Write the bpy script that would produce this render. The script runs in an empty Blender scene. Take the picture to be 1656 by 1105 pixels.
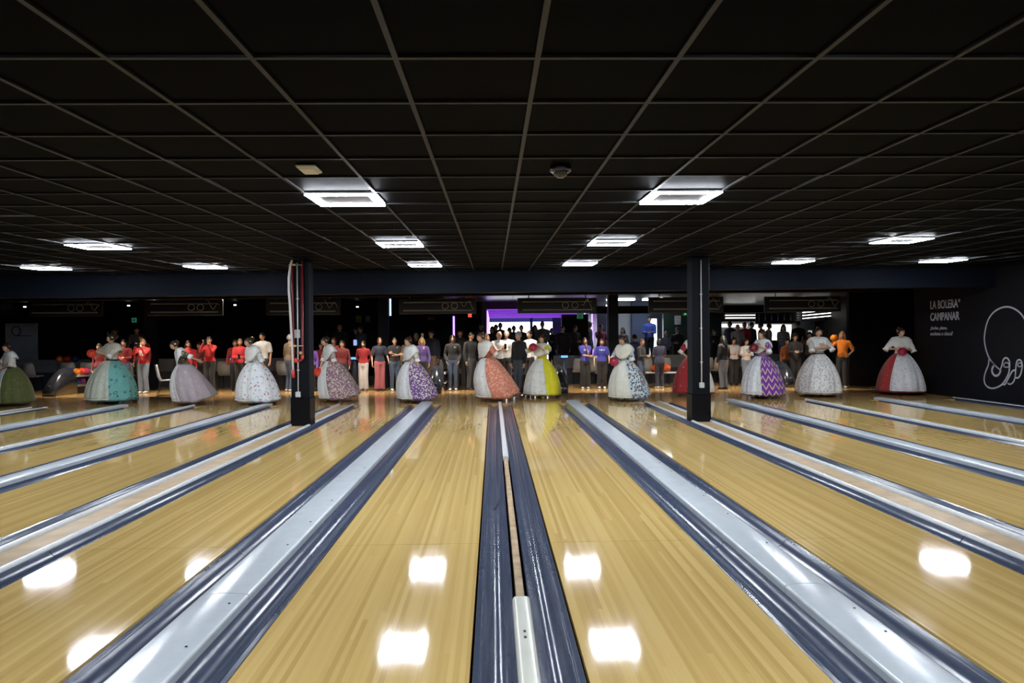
import bpy, bmesh, math, random
from mathutils import Vector, Matrix
random.seed(7)
sc = bpy.context.scene
COL = sc.collection
PI = math.pi

# ------------------------------------------------------------------ camera
CAMH, FPX, YAW, PITCH, ROLL = 1.517, 1118.2, 0.02733, -0.00445, -0.00721
cy_, sy_, cp_, sp_, cr_, sr_ = math.cos(YAW), math.sin(YAW), math.cos(PITCH), math.sin(PITCH), math.cos(ROLL), math.sin(ROLL)
v_r = Vector((cy_, -sy_, 0)); v_u = Vector((-sp_ * sy_, -sp_ * cy_, cp_)); v_f = Vector((cp_ * sy_, cp_ * cy_, sp_))
c_right = v_r * cr_ + v_u * sr_; c_up = v_u * cr_ - v_r * sr_
cam_d = bpy.data.cameras.new('camera'); cam = bpy.data.objects.new('camera', cam_d); COL.objects.link(cam)
mw = Matrix.Identity(4)
for i in range(3):
    mw[i][0] = c_right[i]; mw[i][1] = c_up[i]; mw[i][2] = -v_f[i]
mw[0][3], mw[1][3], mw[2][3] = 0, 0, CAMH
cam.matrix_world = mw
cam_d.sensor_width = 36; cam_d.lens = 36 * FPX / 1656; cam_d.clip_start = 0.05; cam_d.clip_end = 200
sc.camera = cam

# ------------------------------------------------------------------ world, exposure
w = bpy.data.worlds.new('world'); sc.world = w; w.use_nodes = True
w.node_tree.nodes['Background'].inputs[0].default_value = (0.5, 0.55, 0.7, 1)
w.node_tree.nodes['Background'].inputs[1].default_value = 0.0
vs = sc.view_settings
vs.view_transform = 'Standard'; vs.look = 'None'; vs.gamma = 1; vs.use_curve_mapping = False
vs.exposure = 0.0
LED_STRENGTH = 170.0

def ray(px, py):
    u = (px - 828) / FPX; v = (py - 552.5) / FPX
    return v_f + c_right * u - c_up * v
def ground(px, py, z=0.0):
    d = ray(px, py); t = (z - CAMH) / d.z
    return Vector((d.x * t, d.y * t, z))
def at(px, py, Y):
    d = ray(px, py); t = Y / d.y
    return Vector((d.x * t, Y, CAMH + d.z * t))

# ------------------------------------------------------------------ object helpers
def tag(o, label=None, cat=None, group=None, kind=None):
    if label: o['label'] = label
    if cat: o['category'] = cat
    if group: o['group'] = group
    if kind: o['kind'] = kind
    return o
def empty(name, loc=(0, 0, 0), rz=0.0, label=None, cat=None, group=None, kind=None):
    o = bpy.data.objects.new(name, None); COL.objects.link(o)
    o.location = loc; o.rotation_euler = (0, 0, rz); o.empty_display_size = 0.1
    return tag(o, label, cat, group, kind)
def inst(name, mesh, parent=None, loc=(0, 0, 0), rot=(0, 0, 0), scale=(1, 1, 1)):
    o = bpy.data.objects.new(name, mesh); COL.objects.link(o)
    o.parent = parent; o.location = loc; o.rotation_euler = rot; o.scale = scale
    return o
def copy_tree(o, parent=None):
    c = o.copy(); COL.objects.link(c); c.parent = parent
    for ch in list(o.children): copy_tree(ch, c)
    return c

class M:
    """collects shapes for ONE mesh"""
    def __init__(s): s.v = []; s.f = []; s.m = []; s.s = []
    def add(s, vs_, fs, mi=0, smooth=True):
        b = len(s.v); s.v += [tuple(p) for p in vs_]
        for f in fs: s.f.append([i + b for i in f]); s.m.append(mi); s.s.append(smooth)
    def box(s, c, d, mi=0, rz=0.0, bev=0.0, tx=1.0, ty=1.0):
        x, y, z = d[0] / 2, d[1] / 2, d[2] / 2; cr, sr = math.cos(rz), math.sin(rz)
        def P(a, b_, e, top): 
            if top: a *= tx; b_ *= ty
            return (c[0] + a * cr - b_ * sr, c[1] + a * sr + b_ * cr, c[2] + e)
        if bev <= 0:
            vs_ = [P(sx * x, sy * y, sz * z, sz > 0) for sz in (-1, 1) for sx, sy in ((-1, -1), (1, -1), (1, 1), (-1, 1))]
            s.add(vs_, [(3, 2, 1, 0), (4, 5, 6, 7), (0, 1, 5, 4), (1, 2, 6, 5), (2, 3, 7, 6), (3, 0, 4, 7)], mi, False)
        else:
            b = min(bev, x * .9, y * .9, z * .9); rings = []
            for e, ins in ((-z, b), (-z + b, 0), (z - b, 0), (z, b)):
                xx, yy = x - ins, y - ins; k = b * .5 if not ins else 0
                rings.append([P(px, py, e, e > 0) for px, py in ((-xx + k, -yy), (xx - k, -yy), (xx, -yy + k), (xx, yy - k), (xx - k, yy), (-xx + k, yy), (-xx, yy - k), (-xx, -yy + k))])
            s.rings(rings, mi, True, False)
    def rings(s, rings, mi=0, cap=True, smooth=True, closed=True):
        n = len(rings[0]); vs_ = [p for r in rings for p in r]; fs = []
        for i in range(len(rings) - 1):
            for j in range(n if closed else n - 1):
                k = (j + 1) % n; fs.append((i * n + j, i * n + k, (i + 1) * n + k, (i + 1) * n + j))
        if cap: fs.append(tuple(range(n - 1, -1, -1))); fs.append(tuple(range((len(rings) - 1) * n, len(rings) * n)))
        s.add(vs_, fs, mi, smooth)
    def loft(s, pts, rad, n=10, mi=0, side=(1, 0, 0), cap=True, dome=True):
        pts = [Vector(p) for p in pts]; rad = [(r, r) if not isinstance(r, tuple) else r for r in rad]
        if dome:
            t0 = (pts[0] - pts[1]).normalized(); t1 = (pts[-1] - pts[-2]).normalized()
            m0, m1 = min(rad[0]), min(rad[-1])
            pts = [pts[0] + t0 * m0 * .6] + pts + [pts[-1] + t1 * m1 * .6]
            rad = [(rad[0][0] * .55, rad[0][1] * .55)] + rad + [(rad[-1][0] * .55, rad[-1][1] * .55)]
        R = []; sd = Vector(side)
        for i, p in enumerate(pts):
            t = (pts[min(i + 1, len(pts) - 1)] - pts[max(i - 1, 0)]).normalized()
            a = sd - t * sd.dot(t)
            if a.length < 1e-3: a = t.orthogonal()
            a.normalize(); b = t.cross(a)
            R.append([p + a * math.cos(2 * PI * k / n) * rad[i][0] + b * math.sin(2 * PI * k / n) * rad[i][1] for k in range(n)])
        s.rings(R, mi, cap, True)
    def tube(s, pts, r, n=6, mi=0): s.loft(pts, [r] * len(pts), n, mi, side=(.3, .9, .31), dome=False)
    def ell(s, c, r, n=10, k=6, mi=0, rot=None):
        R = []
        for i in range(1, k):
            a = PI * i / k
            R.append([Vector((r[0] * math.sin(a) * math.cos(2 * PI * j / n), r[1] * math.sin(a) * math.sin(2 * PI * j / n), -r[2] * math.cos(a))) for j in range(n)])
        top, bot = Vector((0, 0, r[2])), Vector((0, 0, -r[2])); vs_ = [p for q in R for p in q] + [bot, top]
        fs = [(i * n + j, i * n + (j + 1) % n, (i + 1) * n + (j + 1) % n, (i + 1) * n + j) for i in range(len(R) - 1) for j in range(n)]
        b = len(R) * n; fs += [(b, (j + 1) % n, j) for j in range(n)]; l = (len(R) - 1) * n; fs += [(b + 1, l + j, l + (j + 1) % n) for j in range(n)]
        c = Vector(c); s.add([(rot @ p if rot else p) + c for p in vs_], fs, mi, True)
    def prism(s, prof, y0, y1, mi=0, smooth=False):
        """closed (x, z) outline extruded along Y"""
        n = len(prof); vs_ = [(x, y0, z) for x, z in prof] + [(x, y1, z) for x, z in prof]
        s.add(vs_, [(j, (j + 1) % n, n + (j + 1) % n, n + j) for j in range(n)], mi, smooth)
        s.add([(x, y0, z) for x, z in prof], [tuple(range(n - 1, -1, -1))], mi, False); s.add([(x, y1, z) for x, z in prof], [tuple(range(n))], mi, False)
    def prism_soft(s, prof, y0, y1, soft_from, soft_to, mi=0):
        """prism whose outline from index soft_from to soft_to is one smooth run, the rest flat"""
        n = len(prof); run = prof[soft_from:soft_to + 1]; k = len(run)
        s.add([(x, y0, z) for x, z in run] + [(x, y1, z) for x, z in run], [(j, j + 1, k + j + 1, k + j) for j in range(k - 1)], mi, True)
        for j in range(n):
            if soft_from <= j < soft_to: continue
            (xa, za), (xb, zb) = prof[j], prof[(j + 1) % n]
            s.add([(xa, y0, za), (xb, y0, zb), (xb, y1, zb), (xa, y1, za)], [(0, 1, 2, 3)], mi, False)
        s.add([(x, y0, z) for x, z in prof], [tuple(range(n - 1, -1, -1))], mi, False); s.add([(x, y1, z) for x, z in prof], [tuple(range(n))], mi, False)
    def lathe(s, prof, n=20, c=(0, 0, 0), mi=0):
        s.rings([[(c[0] + r * math.cos(2 * PI * k / n), c[1] + r * math.sin(2 * PI * k / n), c[2] + z) for k in range(n)] for r, z in prof], mi, True, True)
    def mesh(s, name, mats):
        me = bpy.data.meshes.new(name); me.from_pydata(s.v, [], s.f)
        for m in (mats if isinstance(mats, (list, tuple)) else [mats]): me.materials.append(m)
        me.polygons.foreach_set('material_index', s.m); me.polygons.foreach_set('use_smooth', s.s); me.update(); return me
    def build(s, name, mats, parent=None, loc=(0, 0, 0), rz=0.0):
        return inst(name, s.mesh(name, mats), parent, loc, (0, 0, rz))

# ------------------------------------------------------------------ materials
def new_mat(name):
    m = bpy.data.materials.new(name); m.use_nodes = True; nt = m.node_tree
    return m, nt, nt.nodes['Principled BSDF']
def plain(name, col, rough=.6, metal=0.0, emit=None, es=0.0, var=0.0, vs_=6.0, coat=0.0, bump=0.0, bs=40.0, alpha=1.0, spec=None):
    m, nt, b = new_mat(name)
    b.inputs['Base Color'].default_value = (*col, 1); b.inputs['Roughness'].default_value = rough; b.inputs['Metallic'].default_value = metal
    if spec is not None: b.inputs['Specular IOR Level'].default_value = spec
    if coat: b.inputs['Coat Weight'].default_value = coat; b.inputs['Coat Roughness'].default_value = .05
    if emit: b.inputs['Emission Color'].default_value = (*emit, 1); b.inputs['Emission Strength'].default_value = es
    if var or bump:
        tc = nt.nodes.new('ShaderNodeTexCoord')
    if var:
        n = nt.nodes.new('ShaderNodeTexNoise'); n.inputs['Scale'].default_value = vs_; n.inputs['Detail'].default_value = 5
        nt.links.new(tc.outputs['Object'], n.inputs['Vector'])
        r = nt.nodes.new('ShaderNodeValToRGB'); r.color_ramp.elements[0].position = .3; r.color_ramp.elements[1].position = .75
        r.color_ramp.elements[0].color = (*[c * (1 - var) for c in col], 1); r.color_ramp.elements[1].color = (*[min(1, c * (1 + var)) for c in col], 1)
        nt.links.new(n.outputs['Fac'], r.inputs['Fac']); nt.links.new(r.outputs['Color'], b.inputs['Base Color'])
    if bump:
        n2 = nt.nodes.new('ShaderNodeTexNoise'); n2.inputs['Scale'].default_value = bs; nt.links.new(tc.outputs['Object'], n2.inputs['Vector'])
        bp = nt.nodes.new('ShaderNodeBump'); bp.inputs['Strength'].default_value = bump; bp.inputs['Distance'].default_value = .01
        nt.links.new(n2.outputs['Fac'], bp.inputs['Height']); nt.links.new(bp.outputs['Normal'], b.inputs['Normal'])
    return m
def math_node(nt, op, a, b=None, c=None):
    n = nt.nodes.new('ShaderNodeMath'); n.operation = op
    for i, x in enumerate((a, b, c)):
        if x is None: continue
        if isinstance(x, (int, float)): n.inputs[i].default_value = x
        else: nt.links.new(x, n.inputs[i])
    return n.outputs[0]
def wood(name, bw, bl, cols, rough, wav=0.0):
    """narrow boards along Y with staggered butt joints"""
    m, nt, b = new_mat(name); L = nt.links
    g = nt.nodes.new('ShaderNodeNewGeometry'); sp = nt.nodes.new('ShaderNodeSeparateXYZ'); L.new(g.outputs['Position'], sp.inputs[0])
    ix = math_node(nt, 'FLOOR', math_node(nt, 'DIVIDE', sp.outputs[0], bw))
    wn = nt.nodes.new('ShaderNodeTexWhiteNoise'); wn.noise_dimensions = '1D'; L.new(ix, wn.inputs['W'])
    iy = math_node(nt, 'FLOOR', math_node(nt, 'ADD', math_node(nt, 'DIVIDE', sp.outputs[1], bl), math_node(nt, 'MULTIPLY', wn.outputs['Value'], 7.3)))
    cb = nt.nodes.new('ShaderNodeCombineXYZ'); L.new(ix, cb.inputs[0]); L.new(iy, cb.inputs[1])
    wn2 = nt.nodes.new('ShaderNodeTexWhiteNoise'); wn2.noise_dimensions = '2D'; L.new(cb.outputs[0], wn2.inputs['Vector'])
    mp = nt.nodes.new('ShaderNodeMapping'); mp.inputs['Scale'].default_value = (70, 1.2, 1); L.new(g.outputs['Position'], mp.inputs[0])
    ns = nt.nodes.new('ShaderNodeTexNoise'); ns.inputs['Scale'].default_value = 1.0; ns.inputs['Detail'].default_value = 4; L.new(mp.outputs[0], ns.inputs['Vector'])
    f = math_node(nt, 'ADD', math_node(nt, 'MULTIPLY', wn2.outputs['Value'], .62), math_node(nt, 'MULTIPLY', ns.outputs['Fac'], .42))
    r = nt.nodes.new('ShaderNodeValToRGB'); e = r.color_ramp.elements
    e[0].position = .1; e[0].color = (*cols[0], 1); e[1].position = .95; e[1].color = (*cols[2], 1)
    k = e.new(.5); k.color = (*cols[1], 1)
    L.new(f, r.inputs['Fac']); L.new(r.outputs['Color'], b.inputs['Base Color'])
    b.inputs['Roughness'].default_value = rough; b.inputs['Specular IOR Level'].default_value = .4
    # fine lengthwise oil streaks in the gloss
    mp2 = nt.nodes.new('ShaderNodeMapping'); mp2.inputs['Scale'].default_value = (55, .5, 1); L.new(g.outputs['Position'], mp2.inputs[0])
    n2 = nt.nodes.new('ShaderNodeTexNoise'); n2.inputs['Scale'].default_value = 1; n2.inputs['Detail'].default_value = 3; L.new(mp2.outputs[0], n2.inputs['Vector'])
    rr = math_node(nt, 'ADD', math_node(nt, 'MULTIPLY', n2.outputs['Fac'], .07), rough - .035)
    L.new(rr, b.inputs['Roughness'])
    if wav:
        bp = nt.nodes.new('ShaderNodeBump'); bp.inputs['Strength'].default_value = wav; bp.inputs['Distance'].default_value = .002
        L.new(n2.outputs['Fac'], bp.inputs['Height']); L.new(bp.outputs['Normal'], b.inputs['Normal'])
    return m
FAB = {}
def fabric(base, motifs=(), rough=.75, sheen=.15, prnt=None, key=None):
    """woven cloth; motifs = (kind, colour, scale, amount)"""
    kk = (base, tuple(motifs), rough, prnt)
    if kk in FAB: return FAB[kk]
    m, nt, b = new_mat('cloth'); L = nt.links
    tc = nt.nodes.new('ShaderNodeTexCoord'); vec = tc.outputs['Object']
    nz = nt.nodes.new('ShaderNodeTexNoise'); nz.inputs['Scale'].default_value = 9; nz.inputs['Detail'].default_value = 3; L.new(vec, nz.inputs['Vector'])
    mx = nt.nodes.new('ShaderNodeMix'); mx.data_type = 'RGBA'; mx.inputs[6].default_value = (*[c * .8 for c in base], 1); mx.inputs[7].default_value = (*[min(1, c * 1.15) for c in base], 1)
    L.new(nz.outputs['Fac'], mx.inputs[0]); cur = mx.outputs[2]
    for kind, col, scale, amt in motifs:
        if kind in ('flower', 'speck'):
            src = vec
            if kind == 'flower':
                n3 = nt.nodes.new('ShaderNodeTexNoise'); n3.inputs['Scale'].default_value = scale * 1.8; n3.inputs['Detail'].default_value = 2; L.new(vec, n3.inputs['Vector'])
                sc_ = nt.nodes.new('ShaderNodeVectorMath'); sc_.operation = 'MULTIPLY_ADD'; L.new(n3.outputs['Color'], sc_.inputs[0])
                sc_.inputs[1].default_value = (.9 / scale,) * 3; L.new(vec, sc_.inputs[2]); src = sc_.outputs[0]
            vo = nt.nodes.new('ShaderNodeTexVoronoi'); vo.inputs['Scale'].default_value = scale; L.new(src, vo.inputs['Vector'])
            fac = math_node(nt, 'LESS_THAN', vo.outputs['Distance'], amt)
        elif kind == 'ring':
            vo = nt.nodes.new('ShaderNodeTexVoronoi'); vo.inputs['Scale'].default_value = scale; L.new(vec, vo.inputs['Vector'])
            fac = math_node(nt, 'LESS_THAN', math_node(nt, 'ABSOLUTE', math_node(nt, 'SUBTRACT', vo.outputs['Distance'], .2)), amt)
        elif kind == 'zigzag':
            sp = nt.nodes.new('ShaderNodeSeparateXYZ'); L.new(vec, sp.inputs[0])
            at_ = math_node(nt, 'ARCTAN2', sp.outputs[0], sp.outputs[1])
            tri = math_node(nt, 'PINGPONG', math_node(nt, 'MULTIPLY', at_, scale * .55), .5)
            z = math_node(nt, 'ADD', math_node(nt, 'MULTIPLY', sp.outputs[2], scale), math_node(nt, 'MULTIPLY', tri, 1.5))
            fac = math_node(nt, 'LESS_THAN', math_node(nt, 'FRACT', z), amt)
        elif kind == 'hem':      # a woven border below height `scale`
            sp = nt.nodes.new('ShaderNodeSeparateXYZ'); L.new(vec, sp.inputs[0])
            fac = math_node(nt, 'LESS_THAN', sp.outputs[2], scale)
        mm = nt.nodes.new('ShaderNodeMix'); mm.data_type = 'RGBA'; L.new(fac, mm.inputs[0]); L.new(cur, mm.inputs[6]); mm.inputs[7].default_value = (*col, 1); cur = mm.outputs[2]
    if prnt:                     # a flat print on the chest: (colour, half width, z low, z high)
        sp = nt.nodes.new('ShaderNodeSeparateXYZ'); L.new(vec, sp.inputs[0])
        col, hw, z0, z1, xc = prnt
        f = math_node(nt, 'LESS_THAN', math_node(nt, 'ABSOLUTE', math_node(nt, 'SUBTRACT', sp.outputs[0], xc)), hw)
        f = math_node(nt, 'MULTIPLY', f, math_node(nt, 'LESS_THAN', sp.outputs[1], 0.0))
        f = math_node(nt, 'MULTIPLY', f, math_node(nt, 'MULTIPLY', math_node(nt, 'GREATER_THAN', sp.outputs[2], z0), math_node(nt, 'LESS_THAN', sp.outputs[2], z1)))
        n4 = nt.nodes.new('ShaderNodeTexNoise'); n4.inputs['Scale'].default_value = 45; L.new(vec, n4.inputs['Vector'])
        f = math_node(nt, 'MULTIPLY', f, math_node(nt, 'GREATER_THAN', n4.outputs['Fac'], .5))
        mm = nt.nodes.new('ShaderNodeMix'); mm.data_type = 'RGBA'; L.new(f, mm.inputs[0]); L.new(cur, mm.inputs[6]); mm.inputs[7].default_value = (*col, 1); cur = mm.outputs[2]
    L.new(cur, b.inputs['Base Color']); b.inputs['Roughness'].default_value = rough; b.inputs['Sheen Weight'].default_value = sheen
    FAB[kk] = m; return m

LANE = wood('lane_wood', .0274, 5.5, ((.44, .288, .098), (.525, .358, .128), (.61, .442, .178)), .062, 0)
APPR = wood('approach_wood', .06, 1.6, ((.34, .19, .07), (.43, .26, .10), (.52, .34, .14)), .12, 0)
GUTTER = plain('gutter_plastic', (.045, .058, .096), .2, var=.10, vs_=14, spec=.35)
CAPW = plain('cap_plastic', (.49, .53, .56), .2, var=.05, vs_=9)
CREAM = plain('cream_cover', (.60, .60, .52), .25, var=.05)
RAILW = plain('rail_plastic', (.60, .62, .62), .25, var=.06, vs_=20)
STRIP = plain('bare_strip_wood', (.36, .25, .14), .7, var=.35, vs_=9)
BLACK = plain('black', (.006, .006, .008), .6)
BLACKG = plain('black_gloss', (.012, .013, .018), .18)
MARK = plain('lane_mark', (.04, .025, .015), .3)
TILE = plain('ceiling_tile', (.0010, .00125, .0016), .55, var=.1, vs_=30, spec=.012)
TBAR = plain('ceiling_grid', (.012, .0135, .0155), .45, spec=.2)
NAVY = plain('navy_paint', (.0062, .0088, .0150), .55, spec=.05)
COLM = plain('column_paint', (.0042, .0055, .0092), .45, var=.15, vs_=12, spec=.15)
COLP = plain('column_plinth', (.0025, .003, .005), .35, spec=.2)
DARK = plain('dark_wall', (.0035, .0035, .0045), .55, spec=.15)
DARK2 = plain('dark_panel_brown', (.0075, .006, .0058), .4, var=.2, spec=.25)
GREYP = plain('grey_panel', (.22, .25, .29), .5, var=.06)
WHITE = plain('white_plastic', (.46, .48, .49), .35)
STEEL = plain('steel', (.5, .5, .5), .3, 1.0)
LED = plain('led', (.9, .9, .9), .4, emit=(.86, .92, 1.0), es=LED_STRENGTH)
# ------------------------------------------------------------------ the setting
FOUL, NEAR = 16.1, -2.2
XL, XR = -17.6, 11.3
def struct(name, m, mats, parent=None, loc=(0, 0, 0)):
    o = m.build(name, mats, parent, loc)
    if parent is None: o['kind'] = 'structure'
    return o
def sbox(name, x0, x1, y0, y1, z0, z1, mat, parent=None):
    px, py, pz = parent.location if parent else (0, 0, 0)
    m = M(); m.box(((x0 + x1) / 2 - px, (y0 + y1) / 2 - py, (z0 + z1) / 2 - pz), (x1 - x0, y1 - y0, z1 - z0)); return struct(name, m, mat, parent)
sub = sbox('floor', XL, XR + .2, NEAR - .4, FOUL, -.30, -.14, BLACK)
ap = sbox('floor', XL, 14.6, FOUL, 23.2, -.30, 0.0, APPR)
pl_ = plain('platform_floor', (.03, .03, .034), .35, var=.2)
deck = sbox('floor', XL, 17.5, 23.2, 46, -.30, .30, pl_)
# ceiling over the lanes: a slab with its grid and tiles hung below it
CX0, CY0, CZ0, CA, CB = -1.602, 2.934, 2.6365, .00424, .0247
def cz(x, y): return CZ0 + CA * x + CB * y
m = M(); m.box(((XL + XR) / 2, 6.4, .06), (XR - XL, 18.0, .06))
ceil = struct('ceiling', m, DARK); ceil.location = (0, 0, CZ0); ceil.rotation_euler = (math.atan(CB), -math.atan(CA), 0)
tm = M(); tm.box((0, 0, .012), (.592, .592, .012)); tile_me = tm.mesh('tile', TILE)
LIGHT_CELLS = [(0, -3), (5, -3), (-7, -3), (12, -3), (0, 5), (5, 5), (-7, 5), (12, 5), (0, 11), (5, 11), (-7, 11), (12, 11), (0, 17), (5, 17), (-7, 17), (12, 17), (-12, 17), (17, 17)]
cells = []
for i in range(-26, 22):
    for j in range(-8, 21):
        x, y = CX0 + .6 * (i + .5), CY0 + .6 * (j + .5)
        if (i, j) in LIGHT_CELLS or x > XR - .3 or y > 15.2: continue
        inview = y > 1.9 and abs(x - .027 * y) < .76 * y + .3
        cells.append(((0 if inview else 1), x * x + y * y, x, y))
cells.sort()
rest = M()
for k, (a, b_, x, y) in enumerate(cells):
    if k < 300: inst('tile', tile_me, ceil, (x, y, 0))
    else: rest.box((x, y, .012), (.592, .592, .012))
rest.build('tile_field', TILE, ceil)['kind'] = 'stuff'
rm = M(); rm.box((0, 6.4, 0), (.024, 17.9, .016)); run_me = rm.mesh('runner', TBAR)
for i in range(-26, 22): inst('runner', run_me, ceil, (CX0 + .6 * i, 0, 0))
cm = M(); cm.box(((XL + XR) / 2, 0, .001), (XR - XL - .1, .024, .016)); cr_me = cm.mesh('cross_tee', TBAR)
for j in range(-8, 21): inst('cross_tee', cr_me, ceil, (0, CY0 + .6 * j, 0))

# ceiling lights: square LED frames in single tiles
def light_meshes():
    h = M(); h.box((0, 0, .0), (.60, .60, .03)); hm = h.mesh('housing', BLACK)
    l = M(); o, w_ = .297, .062
    for sx, sy, dx, dy in ((0, 1, 2 * o, w_), (0, -1, 2 * o, w_), (1, 0, w_, 2 * o - 2 * w_), (-1, 0, w_, 2 * o - 2 * w_)):
        l.box((sx * (o - w_ / 2), sy * (o - w_ / 2), -.020), (dx, dy, .010))
    lm = l.mesh('led_frame', LED)
    c = M(); c.box((0, 0, -.017), (.465, .465, .006)); cmn = c.mesh('centre_panel', plain('light_centre', (.05, .05, .055), .3))
    return hm, lm, cmn
hm, lm, cmn = light_meshes()
for (i, j) in LIGHT_CELLS:
    x, y = CX0 + .6 * (i + .5), CY0 + .6 * (j + .5)
    row = {-3: 'row by the pin end', 5: 'third row from the beam', 11: 'second row from the beam', 17: 'row next to the beam'}[j]
    where = {0: 'over the lane before the coral dress', 5: 'over the lane before the yellow dress', -7: 'over lanes past the hose column', 12: 'over lanes past the conduit column', -12: 'before the teal dress', 17: 'near the lettered wall'}[i]
    r = empty('ceiling_light', (x, y, cz(x, y)), 0, 'square LED light, %s, %s' % (row, where), 'light', 'LED frame lights in the black ceiling')
    r.rotation_euler = (math.atan(CB), -math.atan(CA), 0)
    inst('housing', hm, r); inst('led_frame', lm, r); inst('centre_panel', cmn, r)

# walls around the lanes
sbox('wall_right', XR, XR + .2, NEAR - .4, 18.05, -.30, 3.6, plain('wall_black', (.0062, .0062, .0085), .6, var=.12, vs_=3, spec=.15))
sbox('wall_left', XL - .2, XL, NEAR - .4, 27.2, -.30, 3.6, DARK)
sbox('wall_front', XL, XR, NEAR - .6, NEAR - .4, -.30, 3.6, DARK)
# the navy downstand beam at the end of the lanes and the darker ceiling behind it
bm_ = M()
def beam(m_, y0, y1, zb, zt, tilt=.006):
    m_.add([(x, y, z + tilt * x) for z in (zb, zt) for x, y in ((XL, y0), (14.6, y0), (14.6, y1), (XL, y1))], [(3, 2, 1, 0), (4, 5, 6, 7), (0, 1, 5, 4), (1, 2, 6, 5), (2, 3, 7, 6), (3, 0, 4, 7)], 0, False)
beam(bm_, 15.25, 15.6, 2.54, 3.5); struct('wall_beam', bm_, NAVY)
bm_ = M(); beam(bm_, 18.3, 18.55, 2.66, 3.2); struct('wall_beam', bm_, plain('beam_dark', (.006, .005, .0045), .6, spec=.1))
sbox('ceiling', XL, 14.6, 15.6, 22.2, 2.93, 3.2, plain('approach_ceiling', (.010, .009, .0085), .6, spec=.1))
back_ceil = sbox('ceiling', XL, 17.5, 22.2, 46, 2.98, 3.2, DARK)
# suspended tiles over the back hall, lighter where the corridor lights reach them
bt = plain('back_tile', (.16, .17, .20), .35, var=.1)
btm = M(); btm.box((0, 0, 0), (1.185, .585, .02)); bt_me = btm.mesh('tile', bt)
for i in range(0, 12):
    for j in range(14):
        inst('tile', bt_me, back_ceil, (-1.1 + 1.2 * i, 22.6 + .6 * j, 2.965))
# ---- lanes
pm = M(); pm.box((0, 0, -.05), (1.0668, 3.656, .10)); 
def lane(x0, x1, label):
    r = empty('bowling_lane', (x0, 0, 0), 0, label, 'lane', 'maple-look bowling lanes')
    W = x1 - x0; q = M(); q.box((W / 2, 0, -.05), (W, 3.655, .10)); me = q.mesh('lane_panel', LANE)
    for k in range(5): inst('lane_panel', me, r, (0, NEAR + 3.66 * (k + .5), 0))
    a = M(); a.add([(-.014, .075, .0012), (.014, .075, .0012), (.016, 0, .0012), (0, -.075, .0012), (-.016, 0, .0012)], [(4, 3, 2, 1, 0)], 0, False)
    a.add([(-.014, .075, -.002), (.014, .075, -.002), (.016, 0, -.002), (0, -.075, -.002), (-.016, 0, -.002)], [(0, 1, 2, 3, 4)], 0, False); am = a.mesh('arrow_mark', MARK)
    for k in range(7): inst('arrow_mark', am, r, (W * (k + 1) / 8, FOUL - (4.8 - .305 * abs(k - 3)), 0))
    return r
lanes = [(-13.6, -12.80, 'wooden lane seen past the white and olive dress, farthest toward the poster'), (-12.04, -10.89, 'wooden lane in front of the black ball return hood beyond the poster side'),
 (-10.05, -9.0, 'wooden lane starting in front of the teal dress'), (-8.25, -7.22, 'wooden lane between the teal dress and the taupe dress'),
 (-6.683, -5.64, 'wooden lane starting between the taupe dress and the white floral dress'), (-4.93, -3.85, 'wooden lane just beyond the column with the hose'),
 (-3.034, -1.945, 'wooden lane between the hose column and a wide white capping'), (-1.188, -.117, 'wooden lane between a wide white capping and the narrow centre gutters, coral dress side'),
 (.416, 1.479, 'wooden lane in front of the yellow dress'), (2.233, 3.335, 'wooden lane in front of the pale blue floral dress'), (4.165, 5.287, 'wooden lane just beyond the plain column with a conduit'),
 (5.985, 7.152, 'wooden lane starting before the purple zigzag dress'), (7.70, 8.865, 'wooden lane starting before the silver grey floral dress'), (9.60, 10.66, 'wooden lane alongside the black lettered wall')]
for a_, b_, l_ in lanes: lane(a_, b_, l_)
# ---- gutters and cappings between the lanes
def gut_profile(wd):
    P = [(.012, -.13), (.012, -.010), (.016, -.006), (.040, -.008), (.046, -.016), (.052, -.012)]
    n = 12
    for k in range(n + 1):
        t = k / n; P.append((.056 + (wd - .062) * t, -.014 - .062 * math.sin(PI * t) ** .8 + .012 * t))
    P += [(wd, -.002), (wd, -.13)]
    return P
GM = {}
def gut_mesh(wd, flip):
    key = (round(wd, 3), flip)
    if key not in GM:
        p = gut_profile(wd); n = len(p); a, b = 6, n - 3
        if flip: p = [(-x, z) for x, z in p][::-1]; a, b = n - 1 - b, n - 1 - a
        q = M(); q.prism_soft(p, -1.826, 1.826, a, b); GM[key] = q.mesh('gutter', GUTTER)
    return GM[key]
def rounded(w_, z0, z1, r):
    h = w_ / 2
    P = [(-h, z0), (-h, z1 - r)] + [(-h + r - r * math.cos(a), z1 - r + r * math.sin(a)) for a in (PI / 6, PI / 3, PI / 2)]
    crown = [(-h + r + (w_ - 2 * r) * k / 8, z1 + w_ * .035 * math.sin(PI * k / 8)) for k in range(1, 8)] if w_ > .15 else []
    return P + crown + [(-x, z) for x, z in P[::-1]]
def gutters(r, W, gw):
    for k in range(5):
        y = NEAR + 3.66 * (k + .5)
        inst('gutter', gut_mesh(gw, False), r, (0, y, 0)); inst('gutter', gut_mesh(gw, True), r, (W, y, 0))
def cap_run(r, name, x, w_, zt, joints, mat, rr=.012, z0=-.12):
    for y0, y1 in zip(joints[:-1], joints[1:]):
        pr_ = rounded(w_, z0, zt, rr); q = M(); q.prism_soft(pr_, y0 + .003, y1 - .003, 1, len(pr_) - 2); o = q.build(name, mat, r, (x, 0, 0))
    return o
SCREW = None
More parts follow.
